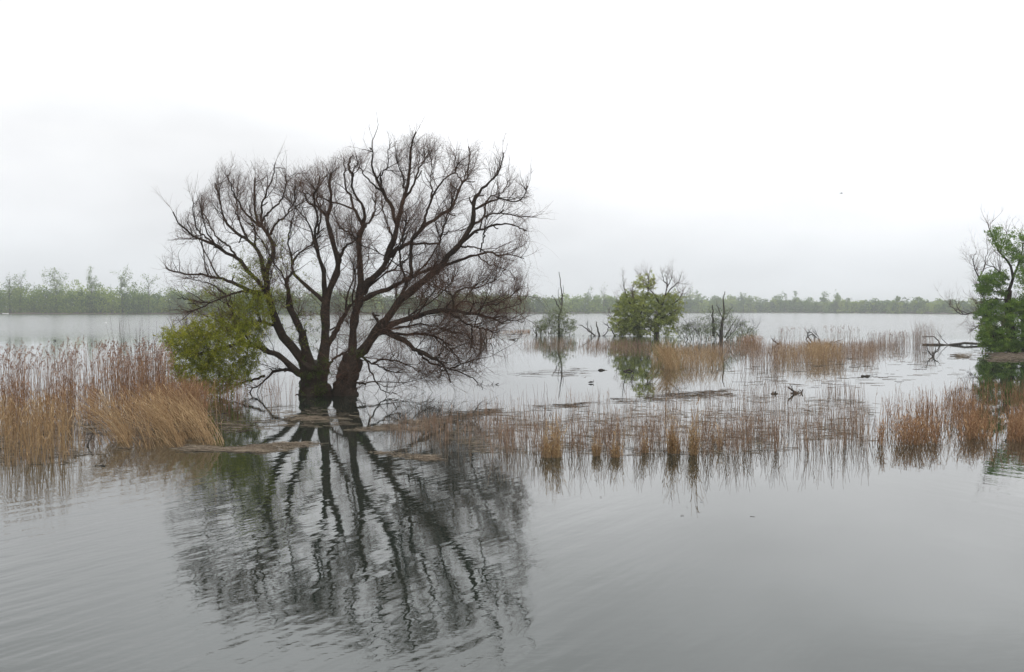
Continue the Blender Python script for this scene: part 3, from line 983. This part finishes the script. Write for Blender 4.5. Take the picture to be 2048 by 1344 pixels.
# ------------------------------------------------------------------ dead wood
def deadwood(name, label, cat, px, py, limbs, lvl=(8, 20), group=None, lens=(.3, .9), spread=.4, mat=None, floor=None, up=.15):
    base = on_water(float(px), float(py))
    P, Rr = traced_limbs(limbs, base[1], spread, 10, .5)
    g = Geo()
    g.tubes(P, Rr, 7)
    if lvl[0]:
        s1 = spawn(P, Rr, lvl[0], (20, 70), lens, up, .14, .3, rmax=.03, n=5)
        s2 = spawn(*s1, lvl[1], (20, 60), (lens[0] * .5, lens[1] * .5), up, .14, .2, rmax=.012, n=4)
        for s in (s1, s2):
            if floor is not None:
                s[0][..., 2] = np.maximum(s[0][..., 2], floor)
            g.tubes(*s, 4, tint=rng.uniform(.2, .8, len(s[0])))
    o = g.build(name, mat or DEADWOOD, None, base)
    return tag(o, label, cat, group)

deadwood('dead_branches', 'tangle of black dead branches left of the two-trunked bush', 'branches', 1195, 672,
         [(4, 1.5, [(1196, 676), (1178, 662), (1163, 650)]), (4, 1.5, [(1199, 672), (1194, 650), (1192, 643)]),
          (4, 1.5, [(1205, 674), (1216, 660), (1215, 646)]), (4, 1.5, [(1165, 672), (1195, 675), (1240, 672)]),
          (3, 1.2, [(1185, 668), (1176, 655), (1172, 645)]), (4, 1.5, [(1230, 672), (1220, 655), (1210, 648)]),
          (3, 1.2, [(1182, 672), (1184, 660), (1180, 650)])], (30, 70), lens=(.4, 1.1), floor=.02)
deadwood('dead_stumps', 'dark broken stumps standing in the water beneath the willow twigs', 'stump', 966, 682,
         [(8, 5, [(963, 686), (962, 672), (960, 658)]), (4, 3, [(968, 684), (968, 672), (966, 664)]),
          (6, 3, [(973, 686), (972, 670), (973, 660), (977, 655)]), (4, 1.5, [(980, 678), (985, 668), (986, 655), (990, 640)]),
          (3, 1.5, [(986, 676), (993, 668), (998, 660)])], (10, 26), floor=.02)
deadwood('log', 'thin dark log floating right of the dark stumps', 'log', 1010, 680,
         [(3, 2, [(992, 681), (1010, 680.5), (1032, 680)], .5), (2, 1, [(1024, 680), (1030, 677), (1036, 677)])], (0, 0))
deadwood('log', 'thin floating log farther off behind the small green shrub stem', 'log', 1030, 669,
         [(2.5, 1.5, [(1012, 669.5), (1030, 669), (1046, 669)], .5)], (4, 0.0 or 4), lens=(.2, .4), floor=.0)
deadwood('driftwood', 'black V-shaped driftwood snag sticking up from the litter among thin reeds', 'driftwood', 1592, 787,
         [(6, 5, [(1582, 788), (1592, 786), (1606, 788)], .2), (6, 3, [(1594, 787), (1586, 782), (1577, 774)], -.2),
          (6, 4, [(1600, 788), (1603, 785), (1606, 779)], .3)], (5, 8), lens=(.1, .3), floor=.02)
deadwood('driftwood', 'little black driftwood knot just left of the V-shaped snag', 'driftwood', 1549, 788,
         [(4, 3, [(1543, 788), (1550, 786.5), (1555, 788)], .1), (3, 1.5, [(1550, 787), (1552, 782)], .1), (3, 1.5, [(1547, 787), (1545, 783)], .1)], (0, 0))
deadwood('driftwood', 'dark floating lump in the open water right of the stick raft', 'driftwood', 1205, 741,
         [(6, 3, [(1198, 741.5), (1204, 740), (1212, 741.5)], .3), (3, 1.5, [(1210, 741), (1218, 742)], .2)], (0, 0))
deadwood('driftwood', 'curved black branch looping out of the water before the ochre reed clumps', 'driftwood', 1256, 743,
         [(4, 3, [(1248, 742), (1258, 740), (1266, 744)], .2), (3, 2, [(1248, 742), (1256, 745), (1268, 744)], -.3)], (0, 0))
deadwood('driftwood', 'black stick with a raised knob on open water right of centre', 'driftwood', 1733, 753,
         [(5, 2, [(1722, 753), (1733, 752), (1740, 751)], .4), (6, 3, [(1730, 753), (1737, 754)], -.2), (2, 1, [(1738, 751), (1756, 749)], .8)], (0, 0))
deadwood('driftwood', 'flat black stick floating right of the stick with a knob', 'driftwood', 1770, 755,
         [(2, 4, [(1757, 755), (1766, 756), (1775, 755.5)], .2)], (0, 0))
deadwood('driftwood', 'thin stick with a forked end under the right side of the willow', 'driftwood', 990, 770,
         [(3, 2, [(952, 771), (970, 772), (985, 771)], .2), (3, 1.5, [(985, 771), (992, 769), (997, 766)], .2), (2, 1, [(986, 771), (996, 773)], .2)], (4, 6), lens=(.1, .3), floor=.01)
deadwood('driftwood', 'lone black stick floating before the left reed bed', 'driftwood', 205, 932,
         [(2, 1, [(190, 931), (205, 932.5), (222, 931)], .1), (3, 2, [(198, 932), (205, 931), (212, 932)], .05)], (0, 0))
deadwood('driftwood', 'leaning black dead stem standing in the left reed bed', 'driftwood', 176, 892,
         [(5, 2, [(172, 900), (178, 884), (186, 868)], .2), (3, 1, [(166, 905), (170, 900)], .1), (2, 1, [(179, 882), (174, 872)], .1)], (0, 0))
deadwood('fallen_tree', 'long dark fallen trunk lying off the bank left of the shore tree', 'log', 1880, 690,
         [(4, 5, [(1845, 689), (1870, 688), (1895, 690), (1912, 688), (1930, 686), (1960, 688), (1985, 690)], -.8),
          (3, 1.5, [(1880, 688), (1875, 679), (1866, 673), (1845, 674)], .4), (2.5, 1, [(1895, 688), (1884, 678), (1878, 668), (1872, 660)], .4),
          (4, 2, [(1905, 691), (1925, 694), (1945, 692)], -.4)], (14, 20), lens=(.2, .7), floor=.02)
deadwood('dead_branches', 'small dead sapling leaning in the shallow water left of the shore tree', 'branches', 1866, 713,
         [(4, 1.5, [(1866, 714), (1870, 706), (1878, 701)], .2), (3, 1, [(1866, 714), (1858, 704), (1853, 690)], .2), (2, 1, [(1866, 714), (1864, 703)], .2)], (14, 30), lens=(.2, .5), floor=.02)
deadwood('driftwood', 'small dark leaning branch left of the arched brush pile', 'branches', 1552, 688,
         [(4, 1.5, [(1562, 690), (1551, 684), (1544, 677)], .2)], (6, 8), lens=(.2, .6), floor=.02)
deadwood('brush_pile', 'arched tangle of dark branches above the ochre reed clump on the right', 'branches', 1630, 688,
         [(3, 1, [(1628, 690), (1615, 672), (1620, 664), (1632, 676)], .3), (3, 1, [(1622, 690), (1612, 678), (1625, 668), (1640, 682)], -.3),
          (3, 1, [(1630, 690), (1626, 668), (1612, 664)], .3), (4, 1.5, [(1650, 688), (1668, 684), (1687, 678)], .4),
          (3, 1, [(1650, 688), (1665, 690), (1682, 691)], .4), (3, 1, [(1600, 690), (1630, 686), (1655, 690)], .1), (2, 1, [(1640, 688), (1636, 672), (1626, 664)], .2)], (50, 90), lens=(.3, 1.0), floor=.02, up=.3)

# ------------------------------------------------------------------ reeds
def reeds(g, x, y, h, lean=(0, 0), leanr=.08, r=.005, bend=.35, n=5, tint=(.1, .9), blades=0, bl=(.2, .5), gp=None, plumef=0.0, broken=0.0):
    B = on_water(x, y, -.03)
    M = len(B)
    h = np.broadcast_to(h, (M,)) * rng.uniform(.7, 1.12, M)
    ld = np.stack([lean[0] + rng.normal(0, leanr, M), lean[1] + rng.normal(0, leanr, M), np.zeros(M)], -1)
    t = np.linspace(0, 1, n)
    cosf = 1 / np.sqrt(1 + (ld ** 2).sum(1))
    P = B[:, None] + h[:, None, None] * cosf[:, None, None] * (t[None, :, None] * np.array([0, 0, 1.0]) + (ld[:, None] * ((1 - bend) * t + bend * t ** 2.2)[None, :, None]))
    P[:, 1:-1] += rng.normal(0, .006, (M, n - 2, 3))
    if broken > 0:
        k = rng.random(M) < broken
        P[k, -1] = P[k, -2] + (P[k, -1] - P[k, -2]) * [1, 1, -.6] + rng.normal(0, .05, (k.sum(), 3)) * [1, 1, 0]
    tn = rng.uniform(tint[0], tint[1], M)
    g.tubes(P, r * rng.uniform(.7, 1.2, M)[:, None] * np.linspace(1, .55, n)[None], 3, tint=tn, cap=False)
    if blades:
        K = int(M * blades)
        pi = rng.integers(0, M, K)
        pos, T, _ = frame_at(P, np.ones((M, n)), pi, rng.uniform(.1, .9, K))
        a = rng.uniform(0, 6.28, K)
        H = np.stack([np.cos(a), np.sin(a), np.zeros(K)], -1)
        Lb = rng.uniform(*bl, K)[:, None] * np.minimum(1, h[pi])[:, None]
        p1 = pos + (T * .8 + H * .45) * Lb * .5
        p2 = p1 + (T * .25 + H * .7 - np.array([0, 0, .35])) * Lb * .5
        Q = np.stack([pos, p1, p2], 1)
        Q[..., 2] = np.maximum(Q[..., 2], .01)
        g.blades(Q, np.array([[.005, .006, .001]]) * rng.uniform(.7, 1.4, K)[:, None], tint=np.clip(tn[pi] + rng.normal(0, .15, K), 0, 1))
    if gp is not None and plumef > 0:
        k = np.where(rng.random(M) < plumef)[0]
        T = unit(P[k, -1] - P[k, -2])
        m = 16
        u = rng.uniform(0, 1, (len(k), m, 1))
        side = unit(rng.normal(size=(len(k), 1, 3)) * [1, 1, 0] + [.5, 0, 0])
        ln = rng.uniform(.16, .28, (len(k), 1, 1))
        C = P[k, -1][:, None] + T[:, None] * (u - .2) * ln + side * u ** 1.6 * ln * .55 + rng.normal(0, .018, (len(k), m, 3))
        D = unit(T[:, None] + side * .8 + rng.normal(0, .5, (len(k), m, 3)))
        s = rng.uniform(.05, .09, len(k) * m)
        gp.leaves(C.reshape(-1, 3), s, s * .3, D.reshape(-1, 3), np.clip(np.repeat(rng.uniform(.1, .9, len(k)), m), 0, 1))

def stand(name, label, patches, mat, cat='reeds', kind='stuff', plume=False, group=None):
    g = Geo()
    gp = Geo() if plume else None
    for p in patches:
        poly, n, h = p[:3]
        kw = dict(p[3]) if len(p) > 3 else {}
        cl = kw.pop('clump', .5)
        sc = kw.pop('scale', .02)
        x, y = sample_poly(poly, n, cl, sc, rng.uniform(0, 50))
        reeds(g, x, y, h, gp=gp, **kw)
    if plume and gp.n:
        root = thing(name, (0, 0, 0), label, cat, group)
        root['kind'] = kind
        g.build('stalks', mat, root)
        gp.build('plumes', PLUME, root)
        return root
    o = g.build(name, mat)
    return tag(o, label, cat, group, kind)

stand('reed_bed', 'tall plumed reed bed on the left behind the leaning reeds', [
    ([(-160, 800), (0, 790), (150, 788), (150, 822), (-160, 830)], 400, 1.72, dict(leanr=.09, plumef=.5, blades=1.0, tint=(.0, .7), r=.0055)),
    ([(140, 780), (310, 778), (340, 800), (350, 830), (140, 830)], 560, 1.85, dict(leanr=.08, plumef=.4, blades=2.0, tint=(.0, .75), clump=.8, r=.0055)),
    ([(-160, 815), (130, 815), (380, 820), (400, 850), (150, 850), (-160, 855)], 700, 1.2, dict(leanr=.12, plumef=.1, blades=2.6, clump=.7, tint=(0, .6))),
], REED_RED, plume=True)
stand('reed_bed', 'dense orange-brown reed bed along the left edge of the picture', [
    ([(-200, 855), (0, 860), (140, 850), (150, 880), (-200, 900)], 480, 1.1, dict(leanr=.13, blades=3.2, clump=.7, tint=(.1, .8))),
    ([(-200, 885), (0, 890), (110, 880), (170, 905), (120, 935), (-200, 950)], 400, 1.2, dict(leanr=.08, blades=1.2, clump=.9, scale=.03, tint=(.2, .9), plumef=.0)),
], REED_TAN)
stand('leaning_reeds', 'big clump of tan reeds leaning over to the left beside the willow reflection', [
    ([(195, 878), (300, 862), (380, 862), (452, 884), (440, 893), (300, 902), (200, 900)], 430, 1.6, dict(lean=(-.85, .25), leanr=.36, blades=1.5, bend=.5, clump=1.0, scale=.035, tint=(.1, 1))),
    ([(300, 850), (410, 840), (430, 860), (320, 872)], 150, 1.4, dict(lean=(-.6, .2), leanr=.4, blades=1.2, bend=.5, clump=.8, scale=.03, tint=(0, .7))),
    ([(410, 886), (455, 884), (450, 893), (415, 895)], 30, 1.5, dict(lean=(-.75, .1), leanr=.15, blades=.3, bend=.6, clump=0, tint=(.5, 1))),
], REED_TAN)
stand('red_reeds', 'reddish brown thicket of reeds under the left edge of the green willow leaves', [
    ([(300, 815), (385, 812), (425, 825), (410, 842), (310, 842)], 560, 1.05, dict(leanr=.16, blades=2.5, clump=.3, tint=(0, .8))),
    ([(420, 800), (560, 785), (600, 800), (520, 825), (430, 830)], 170, .9, dict(leanr=.16, blades=.4, clump=.8, tint=(0, .5))),
], REED_RED)
stand('sparse_reeds', 'thin upright brown stalks scattered over the shallows in the middle', [
    ([(860, 850), (1000, 820), (1200, 805), (1450, 800), (1740, 810), (1760, 890), (1500, 912), (1200, 915), (1000, 912), (880, 890)], 1700, .6, dict(leanr=.09, r=.0042, blades=.15, clump=.55, scale=.015, tint=(0, .8), broken=.12)),
    ([(960, 890), (1440, 885), (1740, 880), (1740, 905), (1440, 918), (980, 920)], 560, .85, dict(leanr=.13, r=.0045, blades=.2, clump=.9, scale=.03, tint=(.0, .8), broken=.15)),
    ([(1000, 870), (1450, 860), (1740, 850), (1740, 880), (1440, 890), (1000, 892)], 430, .75, dict(leanr=.12, r=.0045, blades=.2, clump=.8, scale=.03, tint=(.1, .9), broken=.1)),
    ([(760, 858), (870, 850), (900, 880), (890, 905), (780, 880)], 170, .5, dict(leanr=.09, r=.0045, blades=.2, clump=.6, tint=(0, .7))),
    ([(1380, 790), (1700, 780), (1740, 800), (1500, 812)], 230, .55, dict(leanr=.09, clump=.7, tint=(0, .7))),
    ([(720, 835), (1300, 795), (1320, 805), (740, 850)], 60, .8, dict(leanr=.12, clump=.5, tint=(0, .4))),
], REED_GREY)
stand('reed_bed', 'bushy rust-coloured reed bed in the shallows at the right edge', [
    ([(1735, 885), (1800, 870), (1900, 862), (2200, 850), (2200, 885), (1860, 892), (1760, 897)], 1150, .66, dict(leanr=.22, blades=2.2, clump=1.0, scale=.03, tint=(.2, 1))),
    ([(1760, 862), (1900, 850), (2200, 835), (2200, 862), (1900, 866)], 620, .8, dict(leanr=.15, blades=1.5, clump=1.0, scale=.02, tint=(0, .8))),
    ([(1740, 860), (1780, 820), (1950, 800), (2200, 790), (2200, 840), (1900, 850)], 600, .8, dict(leanr=.12, blades=.7, clump=.7, scale=.02, tint=(0, .8))),
    ([(1740, 820), (2200, 770), (2200, 800), (1900, 815)], 260, .8, dict(leanr=.10, blades=.3, clump=.7, scale=.02, tint=(0, .7))),
], REED_RED)
stand('reed_band', 'low pinkish-brown band of reeds in the water in front of the small green shrub', [
    ([(1050, 692), (1300, 690), (1800, 690), (1800, 712), (1300, 708), (1060, 700)], 1300, .5, dict(leanr=.14, r=.006, blades=.6, clump=.6, tint=(.3, 1))),
    ([(1040, 690), (1100, 684), (1220, 686), (1300, 688), (1300, 702), (1160, 702), (1050, 699)], 850, .7, dict(leanr=.12, r=.007, blades=.8, clump=.5, tint=(0, .8))),
    ([(1420, 690), (1800, 684), (1790, 702), (1420, 706)], 700, .7, dict(leanr=.12, r=.007, blades=.6, clump=.9, tint=(.1, .9))),
    ([(1380, 700), (1800, 694), (1800, 712), (1400, 718)], 900, .75, dict(leanr=.16, r=.006, blades=.6, clump=.8, tint=(.2, 1))),
    ([(1500, 705), (1780, 700), (1790, 725), (1600, 740), (1500, 730)], 800, .9, dict(leanr=.14, r=.006, blades=.6, clump=.8, tint=(.2, 1))),
    ([(1450, 725), (1570, 725), (1570, 742), (1460, 744)], 130, 1.6, dict(leanr=.18, r=.006, blades=.5, clump=.8, tint=(0, .6))),
], REED_GREY)
stand('reed_clump', 'ochre reed clump fanning out behind the floating black branch', [
    ([(1300, 730), (1350, 738), (1440, 738), (1450, 728), (1400, 722), (1310, 722)], 620, 1.2, dict(lean=(-.1, 0), leanr=.32, r=.006, blades=.9, clump=.3, tint=(.3, 1), bend=.6)),
    ([(1325, 738), (1350, 743), (1360, 738), (1335, 732)], 220, 1.7, dict(lean=(-.35, 0), leanr=.35, r=.006, blades=1.2, clump=.1, tint=(.3, 1), bend=.6)),
], REED_TAN)
stand('reed_clump', 'ochre reed clump below the arched brush pile on the right', [
    ([(1610, 728), (1660, 732), (1690, 722), (1660, 712), (1610, 716)], 520, 1.3, dict(leanr=.24, r=.006, blades=1.6, clump=.5, tint=(.3, 1))),
    ([(1540, 730), (1610, 728), (1610, 715), (1550, 715)], 200, 1.1, dict(lean=(-.1, 0), leanr=.2, r=.006, blades=.6, clump=.4, tint=(.3, 1))),
], REED_TAN)
stand('bank_reeds', 'rusty strip of low reeds at the foot of the grey bush', [
    ([(1350, 684), (1420, 682), (1500, 684), (1540, 690), (1380, 690)], 260, .8, dict(leanr=.25, r=.008, blades=2, clump=.8, tint=(.1, .9))),
    ([(1480, 692), (1500, 688), (1520, 690), (1515, 696)], 90, 1.2, dict(leanr=.25, r=.007, blades=1.5, clump=.2, tint=(.1, .9))),
    ([(860, 690), (950, 676), (985, 674), (980, 682), (880, 696)], 280, 1.4, dict(leanr=.15, r=.008, blades=1, clump=.3, tint=(0, .5))),
    ([(990, 666), (1060, 664), (1060, 667), (1000, 669)], 260, .5, dict(leanr=.2, r=.01, blades=1, clump=.3, tint=(.3, 1))),
], REED_RED)
stand('plumed_reeds', 'far row of thin plumed reeds on the right by the fallen trunk', [
    ([(1730, 690), (1850, 686), (1850, 694), (1740, 697)], 260, 1.2, dict(leanr=.08, r=.008, plumef=.25, blades=.4, clump=.7, tint=(0, .8))),
    ([(1555, 684), (1720, 682), (1740, 690), (1560, 692)], 130, 1.5, dict(leanr=.12, r=.007, plumef=.6, blades=.3, clump=.5, tint=(0, .6))),
    ([(1825, 688), (1880, 688), (1880, 696), (1830, 696)], 160, 2.2, dict(leanr=.12, r=.006, plumef=.02, blades=.2, clump=.4, tint=(0, .5))),
], REED_GREY, plume=True)
# bare twiggy whips that rise out of the left reed bed
g = Geo()
x, y = sample_poly([(235, 790), (330, 790), (330, 800), (240, 800)], 46, 0)
reeds(g, x, y, 2.75, leanr=.06, r=.006, n=6, tint=(0, .4))
tag(g.build('bare_whips', TWIG), 'thin bare grey whips rising above the left reed plumes', 'twigs', kind='stuff')

# countable tufts at the front edge of the shallows
tufts = [(1103, 916, 42, 1.0, 210, 'widest orange-brown reed tuft, leftmost in the front row'),
         (1192, 914, 16, .85, 60, 'narrow orange reed tuft second from the left in the front row'),
         (1232, 917, 24, .75, 90, 'orange reed tuft third from the left in the front row'),
         (1290, 908, 16, .7, 60, 'small sparse reed tuft in the middle of the front row'),
         (1348, 909, 26, 1.15, 130, 'tall orange reed tuft left of the last dense tuft in the front row'),
         (1386, 912, 18, 1.25, 110, 'tall narrow dark-footed reed tuft, right of its tall neighbour'),
         (1440, 895, 12, .7, 40, 'small upright reed tuft right of the tall tufts'),
         (1427, 890, 8, .8, 20, 'thin few-stalked reed tuft just behind the small upright tuft')]
for px, py, wd, h, n, lb in tufts:
    b = on_water(float(px), float(py))
    rr = wd / 2 * b[1] / F
    g = Geo()
    a = rng.uniform(0, 6.28, n)
    q = np.sqrt(rng.uniform(0, 1, n)) * rr
    X = b[0] + np.cos(a) * q
    Y = b[1] + np.sin(a) * q
    pp = project(np.c_[X, Y, np.zeros(n)])
    hh = h * np.where(rng.random(n) < .2, rng.uniform(.7, 1.1, n), rng.uniform(.22, .55, n))
    reeds(g, pp[:, 0], pp[:, 1], hh, leanr=.15, r=.0045, blades=2.2, bl=(.15, .4), tint=(.2, 1), bend=.3)
    o = g.build('reed_tuft', REED_TAN, None, b)
    tag(o, lb, 'reeds', 'reed tufts along the front edge of the shallows')

# ------------------------------------------------------------------ floating litter
def litter(g, poly, n, ln=(.1, .5), r=(.002, .006), align=.5, clump=.8, scale=.02, zmax=.015, tint=(0, 1), onpx=True):
    x, y = sample_poly(poly, n, clump, scale, rng.uniform(0, 50))
    x = x + rng.normal(0, 9, n)
    y = y + rng.normal(0, 1.3, n)
    C = on_water(x, y)
    a = rng.normal(0, align, n)
    L = rng.uniform(*ln, n)
    H = np.stack([np.cos(a), np.sin(a), rng.normal(0, .02, n)], -1)
    z = rng.uniform(.001, zmax, n)
    tt = np.array([-.5, 0, .5])
    P = C[:, None] + H[:, None] * (tt[None] * L[:, None])[..., None]
    P[:, 1] += rng.normal(0, .02, (n, 3)) * [1, 1, 0]
    P[..., 2] = np.maximum(P[..., 2] + z[:, None], .001)
    g.tubes(P, rng.uniform(*r, n)[:, None] * np.array([[1, 1, .7]]), 3, tint=rng.uniform(*tint, n), cap=False)

def mat_obj(name, label, poly, n, cat='reed litter', kind='stuff', **kw):
    g = Geo()
    litter(g, poly, n, **kw)
    return tag(g.build(name, LITTER), label, cat, None, kind)

mat_obj('floating_litter', 'thin scattering of broken stalks floating through the middle shallows',
        [(880, 870), (960, 830), (1200, 800), (1480, 785), (1740, 800), (1760, 885), (1500, 908), (1200, 912), (960, 905)], 2600,
        ln=(.08, .5), r=(.0018, .0045), align=.6, clump=1.0, scale=.02, tint=(.25, 1))
mat_obj('floating_litter', 'dark line of floating sticks along the back edge of the middle shallows',
        [(900, 836), (930, 822), (1150, 806), (1300, 790), (1480, 778), (1480, 790), (1250, 806), (1000, 826), (860, 848)], 420,
        ln=(.1, .9), r=(.002, .006), align=.35, clump=1.0, scale=.03, tint=(0, .5))
mat_obj('reed_mat', 'long brown raft of reed litter floating on the willow reflection', 
        [(440, 897), (500, 893), (550, 885), (630, 884), (640, 889), (600, 893), (560, 902), (520, 908), (480, 900)], 620,
        ln=(.08, .4), r=(.002, .006), align=1.2, clump=.3, tint=(.2, 1), zmax=.02)
mat_obj('reed_mat', 'small reed litter raft just below the willow trunks',
        [(570, 836), (620, 832), (662, 834), (664, 839), (620, 841), (580, 840)], 180,
        ln=(.08, .4), r=(.002, .007), align=1.2, clump=.3, tint=(.2, 1), zmax=.02)
mat_obj('reed_mat', 'streak of reed litter stretching right from the willow reflection',
        [(695, 860), (740, 855), (800, 845), (880, 832), (900, 842), (850, 850), (860, 862), (760, 862)], 700,
        ln=(.08, .4), r=(.002, .006), align=1.0, clump=.7, scale=.03, tint=(.2, 1), zmax=.02)
mat_obj('reed_mat', 'thin reed litter streak in front of the sparse stalks, right of the reflection',
        [(750, 904), (800, 908), (870, 912), (880, 920), (850, 922), (800, 914)], 330,
        ln=(.06, .3), r=(.003, .007), align=1.0, clump=.3, tint=(.2, 1), zmax=.02)
mat_obj('reed_mat', 'line of reed litter at the foot of the leaning reeds',
        [(370, 890), (440, 896), (520, 900), (520, 904), (440, 902), (370, 900)], 450,
        ln=(.06, .4), r=(.003, .008), align=.6, clump=.5, tint=(.2, 1), zmax=.02)
mat_obj('floating_litter', 'loose floating stalks around the left reed bed and willow shadow',
        [(150, 820), (600, 810), (780, 835), (700, 850), (430, 870), (400, 905), (150, 925), (-150, 950), (-150, 860)], 1100,
        ln=(.1, .6), r=(.002, .007), align=.5, clump=1.0, scale=.02)
mat_obj('stick_raft', 'raft of tangled thin branches floating in open water right of the willow',
        [(1040, 749), (1070, 742), (1130, 734), (1190, 744), (1170, 753), (1100, 752), (1060, 757)], 42, cat='branches', 
        ln=(.3, 1.4), r=(.004, .009), align=.9, clump=.6, tint=(0, .6), zmax=.06)
mat_obj('floating_litter', 'dark broken sticks floating among the far ochre reeds',
        [(1420, 742), (1560, 725), (1800, 700), (1960, 745), (1740, 775), (1480, 775)], 190,
        ln=(.15, .9), r=(.003, .009), align=.35, clump=.8, scale=.03, tint=(.1, .8))

mat_obj('floating_litter', 'brown reed litter and twigs washed up round the bank below the shore tree',
        [(1900, 712), (1960, 702), (2100, 700), (2100, 724), (1960, 722)], 900,
        ln=(.15, .9), r=(.005, .014), align=.8, clump=.5, scale=.03, tint=(.1, 1), zmax=.06)
mat_obj('floating_litter', 'few dark specks of reed drifting on the open foreground water',
        [(1050, 940), (1950, 930), (1900, 1010), (1100, 1060)], 7, ln=(.03, .08), r=(.002, .005), align=1.5, clump=0, tint=(0, .3))
# mud bank under the right tree and a flat bank behind the reeds
def blob(x0, x1, y0, y1, n=40, seed=0):
    a = np.linspace(0, 2 * math.pi, n, endpoint=False)
    cx, cy = (x0 + x1) / 2, (y0 + y1) / 2
    rr = np.array([1 + .22 * mnoise.noise(Vector((math.cos(t) * 2, math.sin(t) * 2, seed))) + .08 * mnoise.noise(Vector((math.cos(t) * 9, math.sin(t) * 9, seed))) for t in a])
    return on_water(cx + np.cos(a) * (x1 - x0) / 2 * rr, cy + np.sin(a) * (y1 - y0) / 2 * rr)[:, :2]

sheet('mud_bank', blob(1960, 2400, 707, 717, 90, 3.3), .02, MUD, thick=.2)
#sheet('mud_bank', blob(1250, 1530, 675, 682, 50, 8.3), .02, MUD, thick=.2)

# ------------------------------------------------------------------ birds and a distant boat
def bird(name, label, cat, loc, scale, mat, flying=False, heading=0.0):
    root = thing(name, loc, label, cat)
    root.rotation_euler = (0, 0, heading)
    g = Geo()
    n = 9
    t = np.linspace(0, 1, n)
    P = np.stack([t - .5, np.zeros(n), .12 + .10 * np.sin(t * 3.0)], -1)[None] * scale
    rad = np.array([[.01, .07, .13, .16, .165, .15, .11, .06, .01]]) * scale
    g.tubes(P, rad, 10)
    # neck and head
    if flying:
        N = np.array([[[.4, 0, .16], [.55, 0, .18], [.64, 0, .18], [.70, 0, .17]]]) * scale
    else:
        N = np.array([[[.38, 0, .18], [.46, 0, .32], [.47, 0, .42], [.54, 0, .44]]]) * scale
    g.tubes(N, np.array([[.08, .05, .065, .02]]) * scale, 8)
    g.build('body', mat, root, smooth=True)
    g = Geo()
    B = np.array([N[0, -1], N[0, -1] + np.array([.10, 0, -.01]) * scale])[None]
    g.tubes(B, np.array([[.018, .004]]) * scale, 6)
    g.build('bill', DEADWOOD, root)
    for s in (-1, 1):
        g = Geo()
        if flying:
            W = np.array([(.15, s * .08, .2), (.22, s * .55, .36), (.05, s * 1.1, .30), (-.02, s * 1.05, .29), (-.02, s * .5, .34), (-.15, s * .08, .2)])
        else:
            W = np.array([(.22, s * .15, .22), (.1, s * .17, .3), (-.3, s * .1, .26), (-.55, s * .04, .2), (-.3, s * .14, .14), (.05, s * .18, .12)])
        Wl = W - [0, 0, .015]
        V = np.concatenate([W, Wl]) * scale
        tr = [(0, 1, 5), (1, 4, 5), (1, 2, 4), (2, 3, 4)]
        tr += [(a + 6, c + 6, b + 6) for a, b, c in tr]
        g.add(V, [(i, i + 6, (i + 1) % 6 + 6, (i + 1) % 6) for i in range(6)], tr)
        g.build('wing', mat, root)
    return root

b = at_depth(np.array(1683.0), np.array(387.5), np.array(140.0))
bird('flying_bird', 'dark bird flying alone high in the white sky on the right', 'bird', b, .42, DARKF, True, R(160))
bird('swan', 'small white bird floating on the open lake above the left reeds', 'bird', on_water(212.0, 646.5), .55, WHITE, False, R(170))
bird('duck', 'small dark duck swimming in open water right of the stick raft', 'bird', on_water(1182.0, 766.5), .26, DARKF, False, R(20))
bird('coot', 'tiny dark water bird far out on the lake above the left reeds', 'bird', on_water(110.0, 682.0), .3, DARKF, False, R(190))

p = on_water(11.0, 629.2)
p = at_depth(np.array(11.0), np.array(628.5), np.array(530.0))
p[2] = 0
root = thing('boat', p, 'tiny white boat moored under the far wood at the left edge', 'boat')
g = Geo()
xs = np.linspace(-1.6, 1.6, 9)
wv = .55 * np.sqrt(np.clip(1 - (np.abs(xs) / 1.7) ** 3, 0, 1))
V, q = [], []
for i, (x_, w_) in enumerate(zip(xs, wv)):
    zt = .55 + .12 * (x_ / 1.6) ** 2
    V += [(x_, -w_, zt), (x_, -w_ * .6, -.1), (x_, w_ * .6, -.1), (x_, w_, zt), (x_, w_ * .85, zt), (x_, 0, .12), (x_, -w_ * .85, zt)]
for i in range(8):
    for k in range(7):
        q.append((i * 7 + k, i * 7 + (k + 1) % 7, (i + 1) * 7 + (k + 1) % 7, (i + 1) * 7 + k))
g.add(V, q)
g.build('hull', WHITE, root)
for sx in (-.5, .5):
    g = Geo()
    g.tubes(np.array([[(sx, -.5, .5), (sx, .5, .5)]]), np.full((1, 2), .08), 4)
    g.build('seat', DEADWOOD, root)

# ------------------------------------------------------------------ haze
bpy.ops.mesh.primitive_cube_add(size=1)
hz = bpy.context.object
hz.name = 'haze'
hz.scale = (6600, 3100, 42)
hz.location = (0, 3100 / 2 - 60, 42 / 2 - 1.0)
m = bpy.data.materials.new('haze')
m.use_nodes = True
m.node_tree.nodes.clear()
o_ = m.node_tree.nodes.new('ShaderNodeOutputMaterial')
pv = m.node_tree.nodes.new('ShaderNodeVolumePrincipled')
pv.inputs['Color'].default_value = (.97, .985, 1.0, 1)
pv.inputs['Density'].default_value = 0.0004
pv.inputs['Anisotropy'].default_value = 0.2
m.node_tree.links.new(pv.outputs[0], o_.inputs['Volume'])
hz.data.materials.append(m)
hz['kind'] = 'stuff'
hz['label'] = 'pale haze over the lake that fades the far wood'
